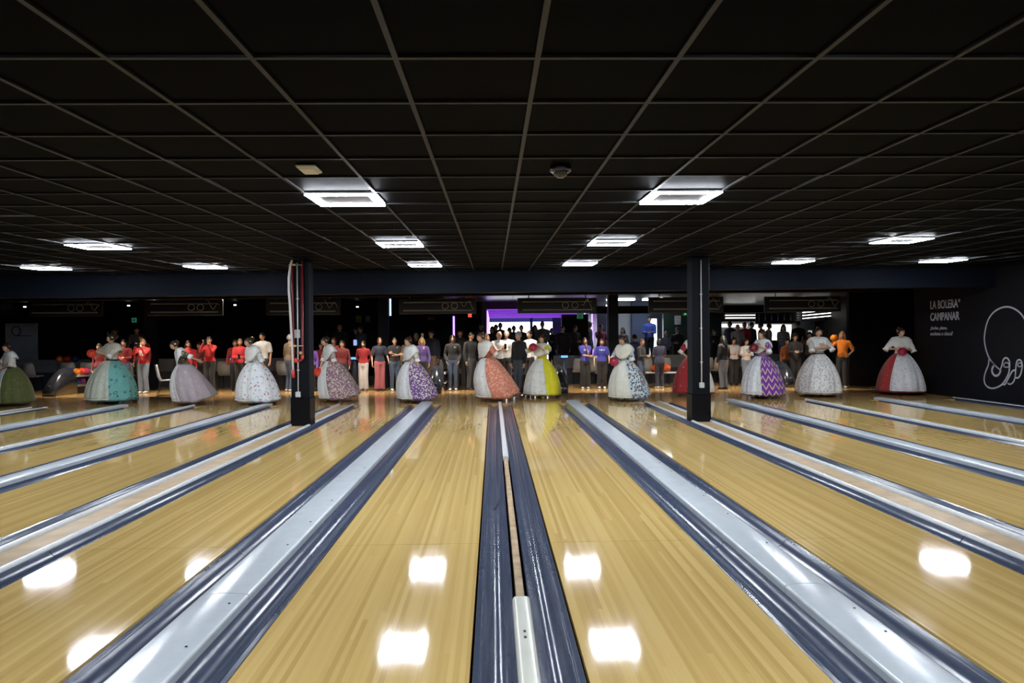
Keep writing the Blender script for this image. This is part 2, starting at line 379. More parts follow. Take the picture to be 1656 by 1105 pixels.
def screws(r, pts, z):
    q = M(); q.lathe([(.007, 0), (.007, .003), (.004, .004)], 8); me = q.mesh('screw', BLACKG)
    for x, y in pts: inst('screw', me, r, (x, y, z))
WJ = [NEAR, .9, 4.05, 7.75, 11.2, 14.3, FOUL + .22]
def wide(x0, x1, label, grp='wide capped gutter pairs'):
    W = x1 - x0; r = empty('lane_divider', (x0, 0, 0), 0, label, 'gutter', grp); gw = min(.25, (W - .2) / 2); gutters(r, W, gw)
    c = W - 2 * gw + .02
    cap_run(r, 'capping', W / 2, c, .042, WJ, CAPW, .014)
    random.seed(int(x0 * 100)); 
    screws(r, [(W / 2 + random.choice((-1, 1)) * c * .30, y + random.uniform(-.2, .2)) for y in (2.2, 3.4, 3.8, 4.9, 5.6, 6.4, 7.4, 8.1, 9.6, 12, 13.9)], .0475)
    return r
def column_div(x0, x1, label):
    W = x1 - x0; r = empty('lane_divider', (x0, 0, 0), 0, label, 'gutter', 'gutter pairs with twin rails'); gw = .215; gutters(r, W, gw)
    for x in (gw + .03, W - gw - .03):
        for y0, y1 in ((NEAR, 2.4), (2.4, 6.1), (6.1, 9.7), (9.7, 12.36), (12.72, FOUL + .12)):
            pr_ = rounded(.05, -.12, .024, .02); q = M(); q.prism_soft(pr_, y0 + .002, y1 - .002, 1, len(pr_) - 2); q.build('rail', RAILW, r, (x, 0, 0))
    for y0, y1 in ((NEAR, 12.36), (12.72, FOUL + .05)):
        q = M(); q.box((W / 2, (y0 + y1) / 2, -.055), (W - 2 * gw - .13, y1 - y0, .09)); q.build('wood_strip', STRIP2, r)
    return r
STRIP2 = plain('strip_board', (.40, .27, .13), .45, var=.2, vs_=5)
def narrow(x0, x1, label, centre=False):
    W = x1 - x0; r = empty('lane_divider', (x0, 0, 0), 0, label, 'gutter', 'narrow gutter pairs'); gw = W / 2 - .045; gutters(r, W, gw)
    if centre:
        q = M(); q.prism(rounded(.05, -.12, .0, .005), 3.95, 8.75); q.build('bare_strip', STRIP, r, (W / 2, 0, 0))
        cap_run(r, 'capping', W / 2, .10, .03, [NEAR, .8, 3.98], CREAM, .022)
        cap_run(r, 'capping', W / 2, .075, .03, [8.7, 11.0, 13.9, FOUL + .18], RAILW, .012)
        q = M(); q.box((0, 0, 0), (.014, .022, .003)); me = q.mesh('slot', BLACK)
        for y in (3.43, 3.50): inst('slot', me, r, (W / 2, y, .0305))
        t = [Vector((W / 2 - .02 - .16 * math.sin(k / 9 * PI * .6), 6.75 - .45 * k / 9 + .12 * math.sin(k), -.012 - .05 * math.sin(min(1, k / 5) * PI / 2))) for k in range(10)]
        q = M(); q.tube(t, .004, 5); q.build('loose_cord', BLACK, r)
    else: cap_run(r, 'capping', W / 2, .085, .04, [NEAR, 2.5, 6.2, 9.8, 13.4, FOUL + .12], RAILW, .02)
    return r
wide(-12.80, -12.04, 'wide white capping with gutters leading to the ball return near the poster panel')
column_div(-10.89, -10.05, 'twin white rails and gutters ending by the white and olive dress')
wide(-9.0, -8.25, 'wide white capping with gutters ending by the teal dress')
narrow(-7.22, -6.683, 'narrow white capping with gutters ending by the taupe dress')
wide(-5.64, -4.93, 'wide white capping with gutters ending by the white floral dress')
column_div(-3.85, -3.034, 'twin white rails and gutters running past the hose column')
wide(-1.945, -1.188, 'wide white capping with gutters ending by the purple floral dress')
narrow(-.117, .416, 'centre gutter pair with cream cover, bare wood strip and thin white cap', True)
wide(1.479, 2.233, 'wide white capping with gutters between the yellow and pale blue dresses')
column_div(3.335, 4.165, 'twin white rails and gutters running past the plain conduit column')
wide(5.287, 5.985, 'wide white capping with gutters ending by the purple zigzag dress')
narrow(7.152, 7.70, 'narrow white capping with gutters ending by the silver grey floral dress')
wide(8.865, 9.60, 'wide white capping with gutters ending by the red dress near the lettered wall')
r = empty('lane_divider', (10.66, 0, 0), 0, 'single gutter and white edging along the black lettered wall', 'gutter')
for k in range(5): inst('gutter', gut_mesh(.30, False), r, (0, NEAR + 3.66 * (k + .5), 0))
cap_run(r, 'edging', .46, .34, .03, [NEAR, 3, 8, 12.5, FOUL + .1], BLACK, .01); cap_run(r, 'edge_rail', .31, .03, .045, [NEAR, 3, 8, 12.5, FOUL + .1], RAILW, .01)

# ---- columns
def column(x, y, wd, ztop, label, plinth=True):
    r = empty('support_column', (x, y, 0), 0, label, 'column'); z0 = -.13 if y < FOUL else 0
    q = M(); q.box((0, 0, (z0 + ztop) / 2), (wd, wd, ztop - z0), bev=.012); q.build('shaft', COLM, r)
    if plinth:
        q = M(); q.box((0, 0, .22), (wd + .025, wd + .025, .52), bev=.01); q.build('plinth', COLP, r)
        q = M(); q.box((0, 0, .485), (wd + .03, wd + .03, .012)); q.build('plinth_band', NAVY, r)
    return r
cl = column(-3.43, 12.54, .32, 2.93, 'dark column carrying a white hose, red pipe and conduit')
cr2 = column(3.75, 12.54, .32, 2.96, 'dark column carrying only a white conduit and small box')
for x, l_ in ((-10.6, 'dark rear column behind the red sweaters and taupe dress'), (-3.42, 'dark rear column with a pale blue light strip'), (3.78, 'dark rear column behind the blue T-shirts and pale blue dress')):
    column(x, 21.75, .31, 2.93, l_, False)
PVC = plain('white_pvc', (.75, .74, .76), .35); REDP = plain('red_pipe', (.22, .02, .025), .35, var=.15); REDB = plain('red_bright', (.62, .05, .04), .4); YEL = plain('yellow_clamp', (.6, .5, .08), .5); BRASS = plain('brass', (.6, .5, .25), .35, .8)
def conduit(col, x, ztop, zbot):
    q = M(); q.tube([(x, -.185, zbot), (x, -.185, ztop)], .011, 8); q.build('conduit', PVC, col)
    q = M(); q.box((x, -.195, zbot - .05), (.085, .05, .10), bev=.01); b = q.build('junction_box', plain('box_grey', (.55, .58, .6), .4), col)
    q = M()
    for k in range(3): q.box((x, -.178, zbot + (ztop - zbot) * (k + .6) / 3.6), (.045, .02, .018))
    q.build('conduit_clip', PVC, col)
conduit(cl, -.03, 2.88, .60); conduit(cr2, .0, 2.9, .70)
def zc(py, Y=12.35): return at(488, py, Y).z
def xc(px, Y=12.35): return at(px, 540, Y).x + 3.43
hose = [(475.5, 418), (471.5, 430), (469.5, 450), (469, 470), (470.5, 495), (472, 530), (473.5, 560), (474.5, 600)]
q = M(); q.tube([(xc(a), -.235, zc(b)) for a, b in hose], .020, 8); q.build('hose', PVC, cl)
q = M(); q.loft([(xc(474.5), -.235, zc(599)), (xc(475), -.235, zc(611))], [.03, .03], 10, dome=False); q.build('hose_end', REDB, cl)
q = M(); q.tube([(xc(473.5), -.2, zc(425)), (xc(474), -.2, zc(480)), (xc(475), -.2, zc(560)), (xc(476), -.2, zc(585))], .017, 8); q.build('red_pipe', REDP, cl)
q = M(); q.tube([(xc(489.5), -.2, zc(419)), (xc(489.5), -.2, zc(575)), (xc(489), -.205, zc(581)), (xc(485), -.215, zc(584)), (xc(479), -.215, zc(583))], .021, 8); q.build('red_pipe', REDP, cl)
q = M(); q.ell((xc(479), -.22, zc(583)), (.045, .04, .045)); q.ell((xc(489), -.21, zc(578)), (.03, .03, .04)); q.build('pipe_elbow', REDB, cl)
q = M(); q.tube([(xc(487), -.22, zc(571)), (xc(487), -.27, zc(571))], .03, 10); q.ell((xc(483), -.24, zc(571)), (.02, .02, .02)); q.build('valve', BRASS, cl)
for py in (429, 559.5):
    q = M(); q.tube([(xc(469), -.245, zc(py)), (xc(491), -.22, zc(py))], .008, 6); b = q.build('clamp_bar', STEEL, cl)
    q = M(); q.box((xc(478), -.25, zc(py)), (.05, .03, .035), bev=.006); q.build('clamp', YEL, b)
q = M(); q.box((xc(480), -.163, zc(540)), (.1, .004, .145)); q.build('notice', plain('paper', (.62, .66, .70), .6), cl)

# ---- lettering and ball logo on the right wall
LETTER = plain('wall_lettering', (.42, .42, .48), .6)
lg = empty('wall_sign', (XR - .004, 16, 2.0), 0, 'pale grey lettering LA BOLERA CAMPANAR on the black wall', 'sign')
def text(parent, s, y0, y1, z0, z1, name, bold=.0):
    cu = bpy.data.curves.new('t', 'FONT'); cu.body = s; cu.size = 1; cu.offset = bold; cu.extrude = .004
    o = bpy.data.objects.new('t', cu); COL.objects.link(o); dg = bpy.context.evaluated_depsgraph_get()
    me = bpy.data.meshes.new_from_object(o.evaluated_get(dg)); COL.objects.unlink(o); bpy.data.objects.remove(o)
    xs = [v.co.x for v in me.vertices]; ys = [v.co.y for v in me.vertices]
    ax, bx, ay, by = min(xs), max(xs), min(ys), max(ys)
    for v in me.vertices:
        u, t_ = (v.co.x - ax) / (bx - ax), (v.co.y - ay) / (by - ay)
        v.co = (XR - .004 + v.co.z * .8 - parent.location.x, y0 + (y1 - y0) * u - parent.location.y, z0 + (z1 - z0) * t_ - parent.location.z)
    # one part per letter: islands that overlap along the line belong together
    n = len(me.vertices); par = list(range(n))
    def root(a):
        while par[a] != a: par[a] = par[par[a]]; a = par[a]
        return a
    for e in me.edges: par[root(e.vertices[0])] = root(e.vertices[1])
    rng = {}
    for v in me.vertices:
        k = root(v.index); y = -v.co.y; a, b = rng.get(k, (9e9, -9e9)); rng[k] = (min(a, y), max(b, y))
    groups = []
    for k, (a, b) in sorted(rng.items(), key=lambda t: t[1]):
        if groups and a < groups[-1][1] - .25 * (b - a): groups[-1][0].add(k); groups[-1][1] = max(groups[-1][1], b)
        else: groups.append([{k}, b])
    for ks, _ in groups:
        vid = [v.index for v in me.vertices if root(v.index) in ks]; mp = {a: i_ for i_, a in enumerate(vid)}
        nm = bpy.data.meshes.new('letter'); nm.from_pydata([me.vertices[a].co[:] for a in vid], [], [[mp[a] for a in p.vertices] for p in me.polygons if p.vertices[0] in mp]); nm.materials.append(LETTER); inst('letter', nm, parent)
    bpy.data.meshes.remove(me)
text(lg, 'LA BOLERA', 17.56, 16.50, 2.19, 2.405, 'letter', .016); text(lg, '\u00ae', 16.49, 16.42, 2.32, 2.40, 'lettering')
text(lg, 'CAMPANAR', 17.56, 16.45, 1.89, 2.095, 'letter', .016)
text(lg, '\u00bfStrike, pleno,', 17.56, 16.90, 1.64, 1.745, 'lettering'); text(lg, 'mo\u00f1ona o chuza?', 17.56, 16.70, 1.515, 1.61, 'lettering')
lo = empty('wall_logo', (XR - .004, 15, 1.2), 0, 'pale line drawing of a bowling ball and gripping fingers on black wall', 'sign')
def line(pts, w_, name, mat=LETTER):
    # a flat painted stroke a few millimetres proud of the wall
    P = [Vector((0, y - 15, z - 1.2)) for y, z in pts]
    for _ in range(2):
        Q = [P[0]]
        for a, b in zip(P[:-1], P[1:]): Q += [a * .75 + b * .25, a * .25 + b * .75]
        P = Q + [P[-1]]
    q = M(); R = []
    for i, p in enumerate(P):
        t = (P[min(i + 1, len(P) - 1)] - P[max(i - 1, 0)]).normalized(); n = Vector((0, -t.z, t.y)) * w_ / 2
        R.append([p + n, p - n, p - n + Vector((-.003, 0, 0)), p + n + Vector((-.003, 0, 0))])
    q.rings(R, 0, True, False); q.build(name, mat, lo)
ring = [(15.27, .83), (15.45, .98), (15.55, 1.17), (15.61, 1.41), (15.58, 1.6), (15.51, 1.82), (15.37, 1.99), (15.19, 2.09), (14.98, 2.14), (14.77, 2.12), (14.57, 2.03), (14.42, 1.9), (14.3, 1.66), (14.26, 1.42), (14.3, 1.15), (14.4, .95)]
line(ring, .035, 'ball_outline'); line([(15.45, .97), (15.27, .83), (15.1, .73)], .03, 'stroke')
line([(15.46, .97), (15.46, .85), (15.57, .67), (15.62, .52), (15.6, .4), (15.5, .32), (15.33, .3), (15.15, .36), (15.04, .42), (14.93, .55), (14.85, .67), (14.83, .77), (14.82, .91), (14.86, .99), (14.94, 1.02), (15.02, .97), (15.05, .84), (15.11, .73)], .035, 'finger_stroke')
line([(15.0, .84), (14.98, .89), (14.92, .91), (14.85, .89), (14.84, .82), (14.91, .8), (14.99, .81), (15.0, .84)], .022, 'nail_stroke')
line([(15.31, .82), (15.36, .75), (15.36, .67), (15.29, .60), (15.2, .60), (15.13, .65), (15.09, .73)], .05, 'thumb_stroke')
line([(15.04, .42), (14.97, .41), (14.92, .48), (14.82, .63), (14.74, .74), (14.67, .75)], .035, 'finger_stroke'); line([(14.88, .46), (14.85, .43), (14.76, .45), (14.69, .52), (14.66, .65)], .032, 'finger_stroke')
line([(14.66, .59), (14.58, .58), (14.51, .66), (14.47, .79), (14.46, .86), (14.48, .95), (14.54, .99), (14.61, .96), (14.64, .86), (14.66, .65), (14.66, .59)], .032, 'finger_stroke')
line([(14.59, .86), (14.57, .91), (14.51, .92), (14.47, .87), (14.51, .83), (14.57, .83), (14.59, .86)], .022, 'nail_stroke')
# ---- ceiling devices
x, y = .5, 5.03
r = empty('dome_camera', (x, y, cz(x, y) - .02), 0, 'small glossy black dome camera on the black ceiling', 'camera')
q = M(); q.lathe([(.03, .03), (.075, .03), (.08, 0), (.078, -.012)], 16); q.build('base', BLACKG, r)
q = M(); q.ell((0, 0, -.012), (.06, .06, .05), 14, 8); q.build('dome', plain('dome', (.03, .03, .035), .05), r)
x, y = -1.31, 5.0
r = empty('emergency_lamp', (x, y, cz(x, y) - .012), 0, 'small flat cream emergency lamp on the black ceiling', 'lamp')
q = M(); q.box((0, 0, 0), (.14, .20, .02), bev=.006); q.build('case', plain('lamp_case', (.55, .52, .42), .4), r)
q = M(); q.box((0, 0, -.014), (.10, .16, .012)); q.build('diffuser', plain('lamp_diffuser', (.75, .72, .62), .3), r)
# ------------------------------------------------------------------ people
SKINS = [plain('skin', c, .5) for c in ((.56, .33, .22), (.50, .28, .185), (.62, .38, .27))]
EYE = plain('eye_dark', (.02, .012, .01), .3); LIPS = plain('lips', (.42, .06, .06), .4)
HAIRS = {k: plain('hair_' + k, c, .45, var=.3, vs_=40) for k, c in dict(dark=(.018, .011, .008), brown=(.06, .03, .015), blonde=(.42, .27, .12), grey=(.32, .31, .30), white=(.55, .55, .53), light=(.22, .13, .06), black=(.007, .006, .006)).items()}
GOLD = plain('gold', (.75, .5, .15), .3, 1.0); SHOEW = plain('white_shoe', (.72, .70, .68), .5); SHOEB = plain('black_shoe', (.012, .012, .014), .4)
PENDING = []      # (object, extra M, mats) - voxel-joined bodies and clothes, finished in one pass
def soft(m, name, mats, parent, vox, extra=None, it=4):
    o = m.build(name, mats, parent)
    md = o.modifiers.new('join', 'REMESH'); md.mode = 'VOXEL'; md.voxel_size = vox; md.use_smooth_shade = True
    sm = o.modifiers.new('smooth', 'SMOOTH'); sm.factor = .5; sm.iterations = it
    PENDING.append((o, extra, mats)); return o
def finish_soft():
    dg = bpy.context.evaluated_depsgraph_get(); done = []
    for o, ex, mats in PENDING: done.append(bpy.data.meshes.new_from_object(o.evaluated_get(dg)))
    for (o, ex, mats), me in zip(PENDING, done):
        o.modifiers.clear(); old = o.data
        if ex:
            b = bmesh.new(); b.from_mesh(me); t = ex.mesh('t', mats); b.from_mesh(t); b.to_mesh(me); b.free(); bpy.data.meshes.remove(t)
        for mt in (mats if isinstance(mats, (list, tuple)) else [mats])[len(me.materials):] if isinstance(mats, (list, tuple)) else ([] if len(me.materials) else [mats]): me.materials.append(mt)
        me.name = o.name.split('.')[0]; me.polygons.foreach_set('use_smooth', [True] * len(me.polygons)); o.data = me; bpy.data.meshes.remove(old)
    PENDING.clear()
def ik(S, W, a, b, hint):
    d = W - S; L = d.length
    if L > a + b - .005: W = S + d * ((a + b - .005) / L); d = W - S; L = d.length
    k = (a * a - b * b + L * L) / (2 * L); h = math.sqrt(max(0, a * a - k * k)); u = d / L
    hv = hint - u * hint.dot(u); hv = hv.normalized() if hv.length > 1e-4 else u.orthogonal().normalized()
    return S + u * k + hv * h, W
def head_shape(ex, c, R, s, female):
    """skull with jaw, brow, nose, eyes, mouth and ears; faces -Y"""
    n, k = 22, 16; rr = (.072 * s, .094 * s, .114 * s); vs_ = []
    def shp(x, y, z):
        f = max(0, -y)
        if z < 0:
            w_ = 1 - .30 * (-z) ** 1.3; x *= w_
            if y > 0: y *= 1 - .45 * (-z)
            y -= .06 * (-z) * (1 if y < 0 else 0)
        g = math.exp(-((x / .13) ** 2 + ((z + .12) / .20) ** 2)) * (1 if y < -.5 else 0); y -= .20 * g
        e = (math.exp(-(((x - .42) / .2) ** 2 + ((z - .06) / .12) ** 2)) + math.exp(-(((x + .42) / .2) ** 2 + ((z - .06) / .12) ** 2))) * (1 if y < -.3 else 0); y += .09 * e
        l_ = math.exp(-((x / .22) ** 2 + ((z + .47) / .1) ** 2)) * (1 if y < -.3 else 0); y -= .05 * l_
        return c + R @ Vector((x * rr[0], y * rr[1], z * rr[2]))
    rows = []
    for i in range(1, k):
        a = PI * i / k; rows.append([shp(math.sin(a) * math.cos(2 * PI * j / n), math.sin(a) * math.sin(2 * PI * j / n), -math.cos(a)) for j in range(n)])
    ex.rings(rows, 0, True, True)
    for sx in (-1, 1):
        ex.ell(c + R @ Vector((sx * .030 * s, -.080 * s, .010 * s)), (.013 * s, .008 * s, .0065 * s), 8, 5, 1)
        ex.ell(c + R @ Vector((sx * .031 * s, -.086 * s, .030 * s)), (.018 * s, .006 * s, .004 * s), 8, 4, 1)
        ex.ell(c + R @ Vector((sx * .069 * s, .01 * s, -.005 * s)), (.012 * s, .020 * s, .03 * s), 8, 5, 0)
    ex.ell(c + R @ Vector((0, -.090 * s, -.053 * s)), (.021 * s, .009 * s, .0085 * s), 10, 5, 2)
def hand(ex, W, d, side, curl, s, mi=0):
    d = d.normalized(); sd = (side - d * side.dot(d)).normalized(); nrm = d.cross(sd)
    for k, (off, ln) in enumerate(((.027, .068), (.009, .078), (-.009, .073), (-.026, .058))):
        p0 = W + d * .075 * s + sd * off * s
        p1 = p0 + (d * math.cos(curl * .5) + nrm * math.sin(curl * .5)) * ln * .5 * s
        p2 = p1 + (d * math.cos(curl * 1.3) + nrm * math.sin(curl * 1.3)) * ln * .5 * s
        ex.loft([p0, p1, p2], [.0088 * s, .0082 * s, .0065 * s], 6, mi)
    p0 = W + d * .03 * s + sd * .03 * s; p1 = p0 + (d * .7 + sd * .7) * .035 * s; p2 = p1 + (d * .9 + nrm * .4) * .03 * s
    ex.loft([p0, p1, p2], [.011 * s, .0095 * s, .007 * s], 6, mi)
HEADC = {}
class Fig:
    """pose of one figure in its own frame (faces -Y, feet at z = 0)"""
    def __init__(f, h, female, lean=0, side_lean=0, hands=None, head=(0, 0), stance=.09, step=0.0, elbow=(.42, .3, -.9)):
        f.s = s = h / 1.70; f.female = female; f.h = h
        L = math.radians(lean); A = Matrix.Rotation(L, 3, 'X') @ Matrix.Rotation(math.radians(side_lean), 3, 'Y'); piv = Vector((0, 0, .95))
        bend = lambda p: (piv + A @ (Vector(p) - piv)) * s if p[2] > .95 else Vector(p) * s
        f.A = A; f.bend = bend; sw = .172 if female else .195
        f.spine = [bend((0, .01, z)) for z in (.84, .92, 1.0, 1.10, 1.22, 1.33, 1.40)]
        f.neck0, f.neck1 = bend((0, .01, 1.42)), bend((0, -.01, 1.50))
        f.headc = bend((0, -.02, 1.585)); f.HR = A @ Matrix.Rotation(math.radians(head[0]), 3, 'Z') @ Matrix.Rotation(math.radians(head[1] - lean * .75), 3, 'X')
        f.sh = {sd: bend((sd * sw, .01, 1.375)) for sd in (-1, 1)}
        f.el, f.wr, f.hd = {}, {}, {}
        hands = hands or {}
        for sd in (-1, 1):
            W = hands.get(sd, (sd * .25, -.04, .80)); W = bend(W) if not isinstance(W, Vector) else W
            hint = A @ Vector((sd * elbow[0], elbow[1], elbow[2]))
            e, W = ik(f.sh[sd], W, .285 * s, .245 * s, hint); f.el[sd], f.wr[sd] = e, W; f.hd[sd] = (W - e).normalized()
        f.hip = {sd: Vector((sd * .09, 0, .90)) * s for sd in (-1, 1)}; f.kn = {sd: Vector((sd * (stance * .95), -.025 - sd * step * .5, .48)) * s for sd in (-1, 1)}
        f.an = {sd: Vector((sd * stance, .02 - sd * step, .085)) * s for sd in (-1, 1)}
    def torso(f, m, off=0.0, lo=0, hi=7):
        R = ((.155, .115), (.165, .118), (.152, .108), (.125, .092), (.145, .112), (.165, .108), (.145, .085)) if f.female else ((.15, .115), (.16, .118), (.155, .112), (.15, .108), (.172, .122), (.19, .118), (.165, .09))
        m.loft(f.spine[lo:hi], [((a + off) * f.s, (b + off) * f.s) for a, b in R[lo:hi]], 14)
        if hi > 5:
            for sd in (-1, 1): m.loft([f.spine[5] * .4 + f.sh[sd] * .6, f.sh[sd]], [(.07 + off) * f.s, (.055 + off) * f.s], 10)
    def body(f, parent, skin, curl=.7, vox=.021):
        s = f.s; m = M(); ex = M(); f.torso(m, -.016)
        m.loft([f.neck0 - (f.neck1 - f.neck0) * .5, f.neck0, f.neck1, f.headc], [.062 * s, .05 * s, .047 * s, .045 * s], 10)
        for sd in (-1, 1):
            W, d = f.wr[sd], f.hd[sd]
            m.loft([f.sh[sd], f.sh[sd].lerp(f.el[sd], .5), f.el[sd], f.el[sd].lerp(W, .35), W], [.048 * s, .043 * s, .035 * s, .035 * s, .023 * s], 10)
            sdv = Vector((0, -1, 0)) if abs(d.z) > .7 else Vector((0, 0, 1))
            ex.loft([W - d * .01 * s, W + d * .03 * s, W + d * .085 * s], [(.024 * s, .017 * s), (.036 * s, .017 * s), (.037 * s, .013 * s)], 8, 0, side=sdv)
            hand(ex, W, d, sdv, curl * sd, s)
            m.loft([f.hip[sd], f.hip[sd].lerp(f.kn[sd], .5), f.kn[sd], f.kn[sd].lerp(f.an[sd], .35), f.an[sd]], [.078 * s, .07 * s, .05 * s, .052 * s, .034 * s], 10)
            m.loft([f.an[sd], f.an[sd] + Vector((0, .01, -.05)) * s, f.an[sd] + Vector((0, -.12, -.062)) * s], [.034 * s, .033 * s, .026 * s], 8)
        head_shape(ex, f.headc, f.HR, s, f.female)
        return soft(m, 'body', [skin, EYE, LIPS], parent, vox * s, ex)
    def top(f, parent, mat, sleeve=1.0, name='top', off=.012, lo=1, puff=.0, extra_low=0.0):
        s = f.s; m = M(); f.torso(m, off, lo)
        if extra_low: m.loft([f.spine[1], f.spine[1] - Vector((0, 0, extra_low))], [(.175 * s, .13 * s)] * 2, 12)
        for sd in (-1, 1):
            S, E, W = f.sh[sd], f.el[sd], f.wr[sd]
            if sleeve <= .5: m.loft([S, S.lerp(E, .45), S.lerp(E, sleeve * 2)], [(.06 + puff) * s, (.064 + puff) * s, (.064 + puff) * s], 10, dome=False)
            else: m.loft([S, S.lerp(E, .5), E, E.lerp(W, (sleeve - .5) * 2)], [.06 * s, .057 * s, .05 * s, .041 * s], 10)
        return soft(m, name, mat, parent, .021 * s, None, 3)
    def trousers(f, parent, mat, wide=0.0, name='trousers'):
        s = f.s; m = M(); f.torso(m, .010, 0, 3)
        for sd in (-1, 1):
            m.loft([f.hip[sd] + Vector((0, 0, .02)), f.hip[sd].lerp(f.kn[sd], .5), f.kn[sd], f.an[sd] + Vector((0, 0, -.03)) * s], [.098 * s, .088 * s, (.068 + wide * .4) * s, (.058 + wide) * s], 12, dome=False)
        return soft(m, name, mat, parent, .021 * s, None, 3)
    def shoes(f, parent, mat, heel=0.0):
        s = f.s
        for sd in (-1, 1):
            a = f.an[sd]; z = .032 * s; q = M()
            q.loft([(a.x, a.y + .055 * s, z), (a.x, a.y, z + .012), (a.x, a.y - .09 * s, z), (a.x, a.y - .165 * s, z - .006)], [(.034 * s, .028 * s), (.040 * s, .036 * s), (.044 * s, .030 * s), (.036 * s, .022 * s)], 10)
            q.build('shoe', mat, parent)
    def hair(f, parent, mat, kind):
        s = f.s; c, R = f.headc, f.HR; n, k = 20, 14; rows = []; m = M()
        if kind == 'bald': return
        g = {'short': (1.08, 1.07, 1.08), 'cap': (1.12, 1.12, 1.1), 'hood': (1.35, 1.25, 1.25)}.get(kind, (1.14, 1.10, 1.10)); rr = (.072 * s * g[0], .094 * s * g[1], .114 * s * g[2])
        for i in range(0, k + 1):
            a = PI * i / k * .74; r_ = []
            for j in range(n):
                b_ = 2 * PI * j / n; x, y, z = math.sin(a) * math.cos(b_), math.sin(a) * math.sin(b_), math.cos(a)
                fr = max(0, -math.sin(b_))          # hairline climbs at the brow
                lim = .46 * fr ** .6 - (1 - fr) * (.25 if kind == 'short' else .45)
                if z < lim:
                    z = lim + (z - lim) * .05; q_ = math.sqrt(max(0, 1 - z * z)); x, y = q_ * math.cos(b_), q_ * math.sin(b_)
                lump = 1 + .018 * math.sin(5 * b_ + 7 * a) + .012 * math.sin(11 * b_ - 4 * a); r_.append(c + R @ Vector((x * rr[0] * lump, y * rr[1] * lump + .006 * s, z * rr[2] * lump)))
            rows.append(r_)
        m.rings(rows, 0, True, True)
        if kind == 'long':
            b0 = c + R @ Vector((0, .055 * s, .02 * s)); b1 = f.spine[6] + f.A @ Vector((0, .075, .05)) * s; b2 = f.spine[5] + f.A @ Vector((0, .115, -.03)) * s
            m.loft([b0, b1, b2], [(.082 * s, .05 * s), (.085 * s, .04 * s), (.06 * s, .025 * s)], 10)
            for sd in (-1, 1): m.loft([c + R @ Vector((sd * .07 * s, .0, .03 * s)), c + R @ Vector((sd * .078 * s, .01 * s, -.1 * s)), f.spine[6] + f.A @ Vector((sd * .085, .0, -.02)) * s], [.022 * s, .028 * s, .018 * s], 8)
        if kind == 'bob':
            for sd in (-1, 1): m.loft([c + R @ Vector((sd * .068 * s, .0, .05 * s)), c + R @ Vector((sd * .085 * s, .01 * s, -.05 * s)), c + R @ Vector((sd * .075 * s, .01 * s, -.13 * s))], [.026 * s, .034 * s, .026 * s], 8)
            m.loft([c + R @ Vector((0, .05 * s, .0)), c + R @ Vector((0, .06 * s, -.13 * s))], [(.085 * s, .05 * s)] * 2, 10)
        if kind == 'pony': m.loft([c + R @ Vector((0, .1 * s, .03 * s)), c + R @ Vector((0, .15 * s, -.05 * s)), c + R @ Vector((0, .12 * s, -.2 * s))], [.03 * s, .035 * s, .015 * s], 8)
        if kind == 'bun': m.ell(c + R @ Vector((0, .1 * s, .05 * s)), (.045 * s,) * 3, 10, 6)
        if kind == 'cap': m.loft([c + R @ Vector((0, -.07 * s, .055 * s)), c + R @ Vector((0, -.17 * s, .045 * s))], [(.065 * s, .012 * s), (.05 * s, .008 * s)], 10, side=R @ Vector((1, 0, 0)))
        return m.build('cap' if kind == 'cap' else 'hood' if kind == 'hood' else 'hair', mat, parent)

POSES = {
 'stand': None, 'phone': {-1: (-.09, -.25, 1.45), 1: (.09, -.25, 1.45)}, 'cross': {-1: (.11, -.21, 1.15), 1: (-.10, -.23, 1.19)}, 'pockets': {-1: (-.19, -.1, .90), 1: (.19, -.1, .90)},
 'chin': {1: (.03, -.15, 1.36), -1: (.12, -.2, 1.08)}, 'hold': {-1: (-.07, -.24, 1.10), 1: (.07, -.24, 1.10)}, 'gesture': {1: (.22, -.25, .95), -1: (-.27, -.1, .88)}, 'back': {-1: (-.1, .16, .93), 1: (.1, .16, .93)},
 'onephone': {-1: (-.17, -.26, 1.44), 1: (.24, -.02, .82)}, 'clap': {-1: (-.05, -.28, 1.25), 1: (.05, -.28, 1.25)}, 'raise': {-1: (-.2, -.32, 1.42), 1: (.2, -.1, 1.0)}, 'screen': {-1: (-.02, -.25, 1.22), 1: (.06, -.25, 1.20)}}
PHONE = plain('phone_black', (.012, .012, .015), .15); PHONEW = plain('phone_white', (.75, .78, .82), .3)
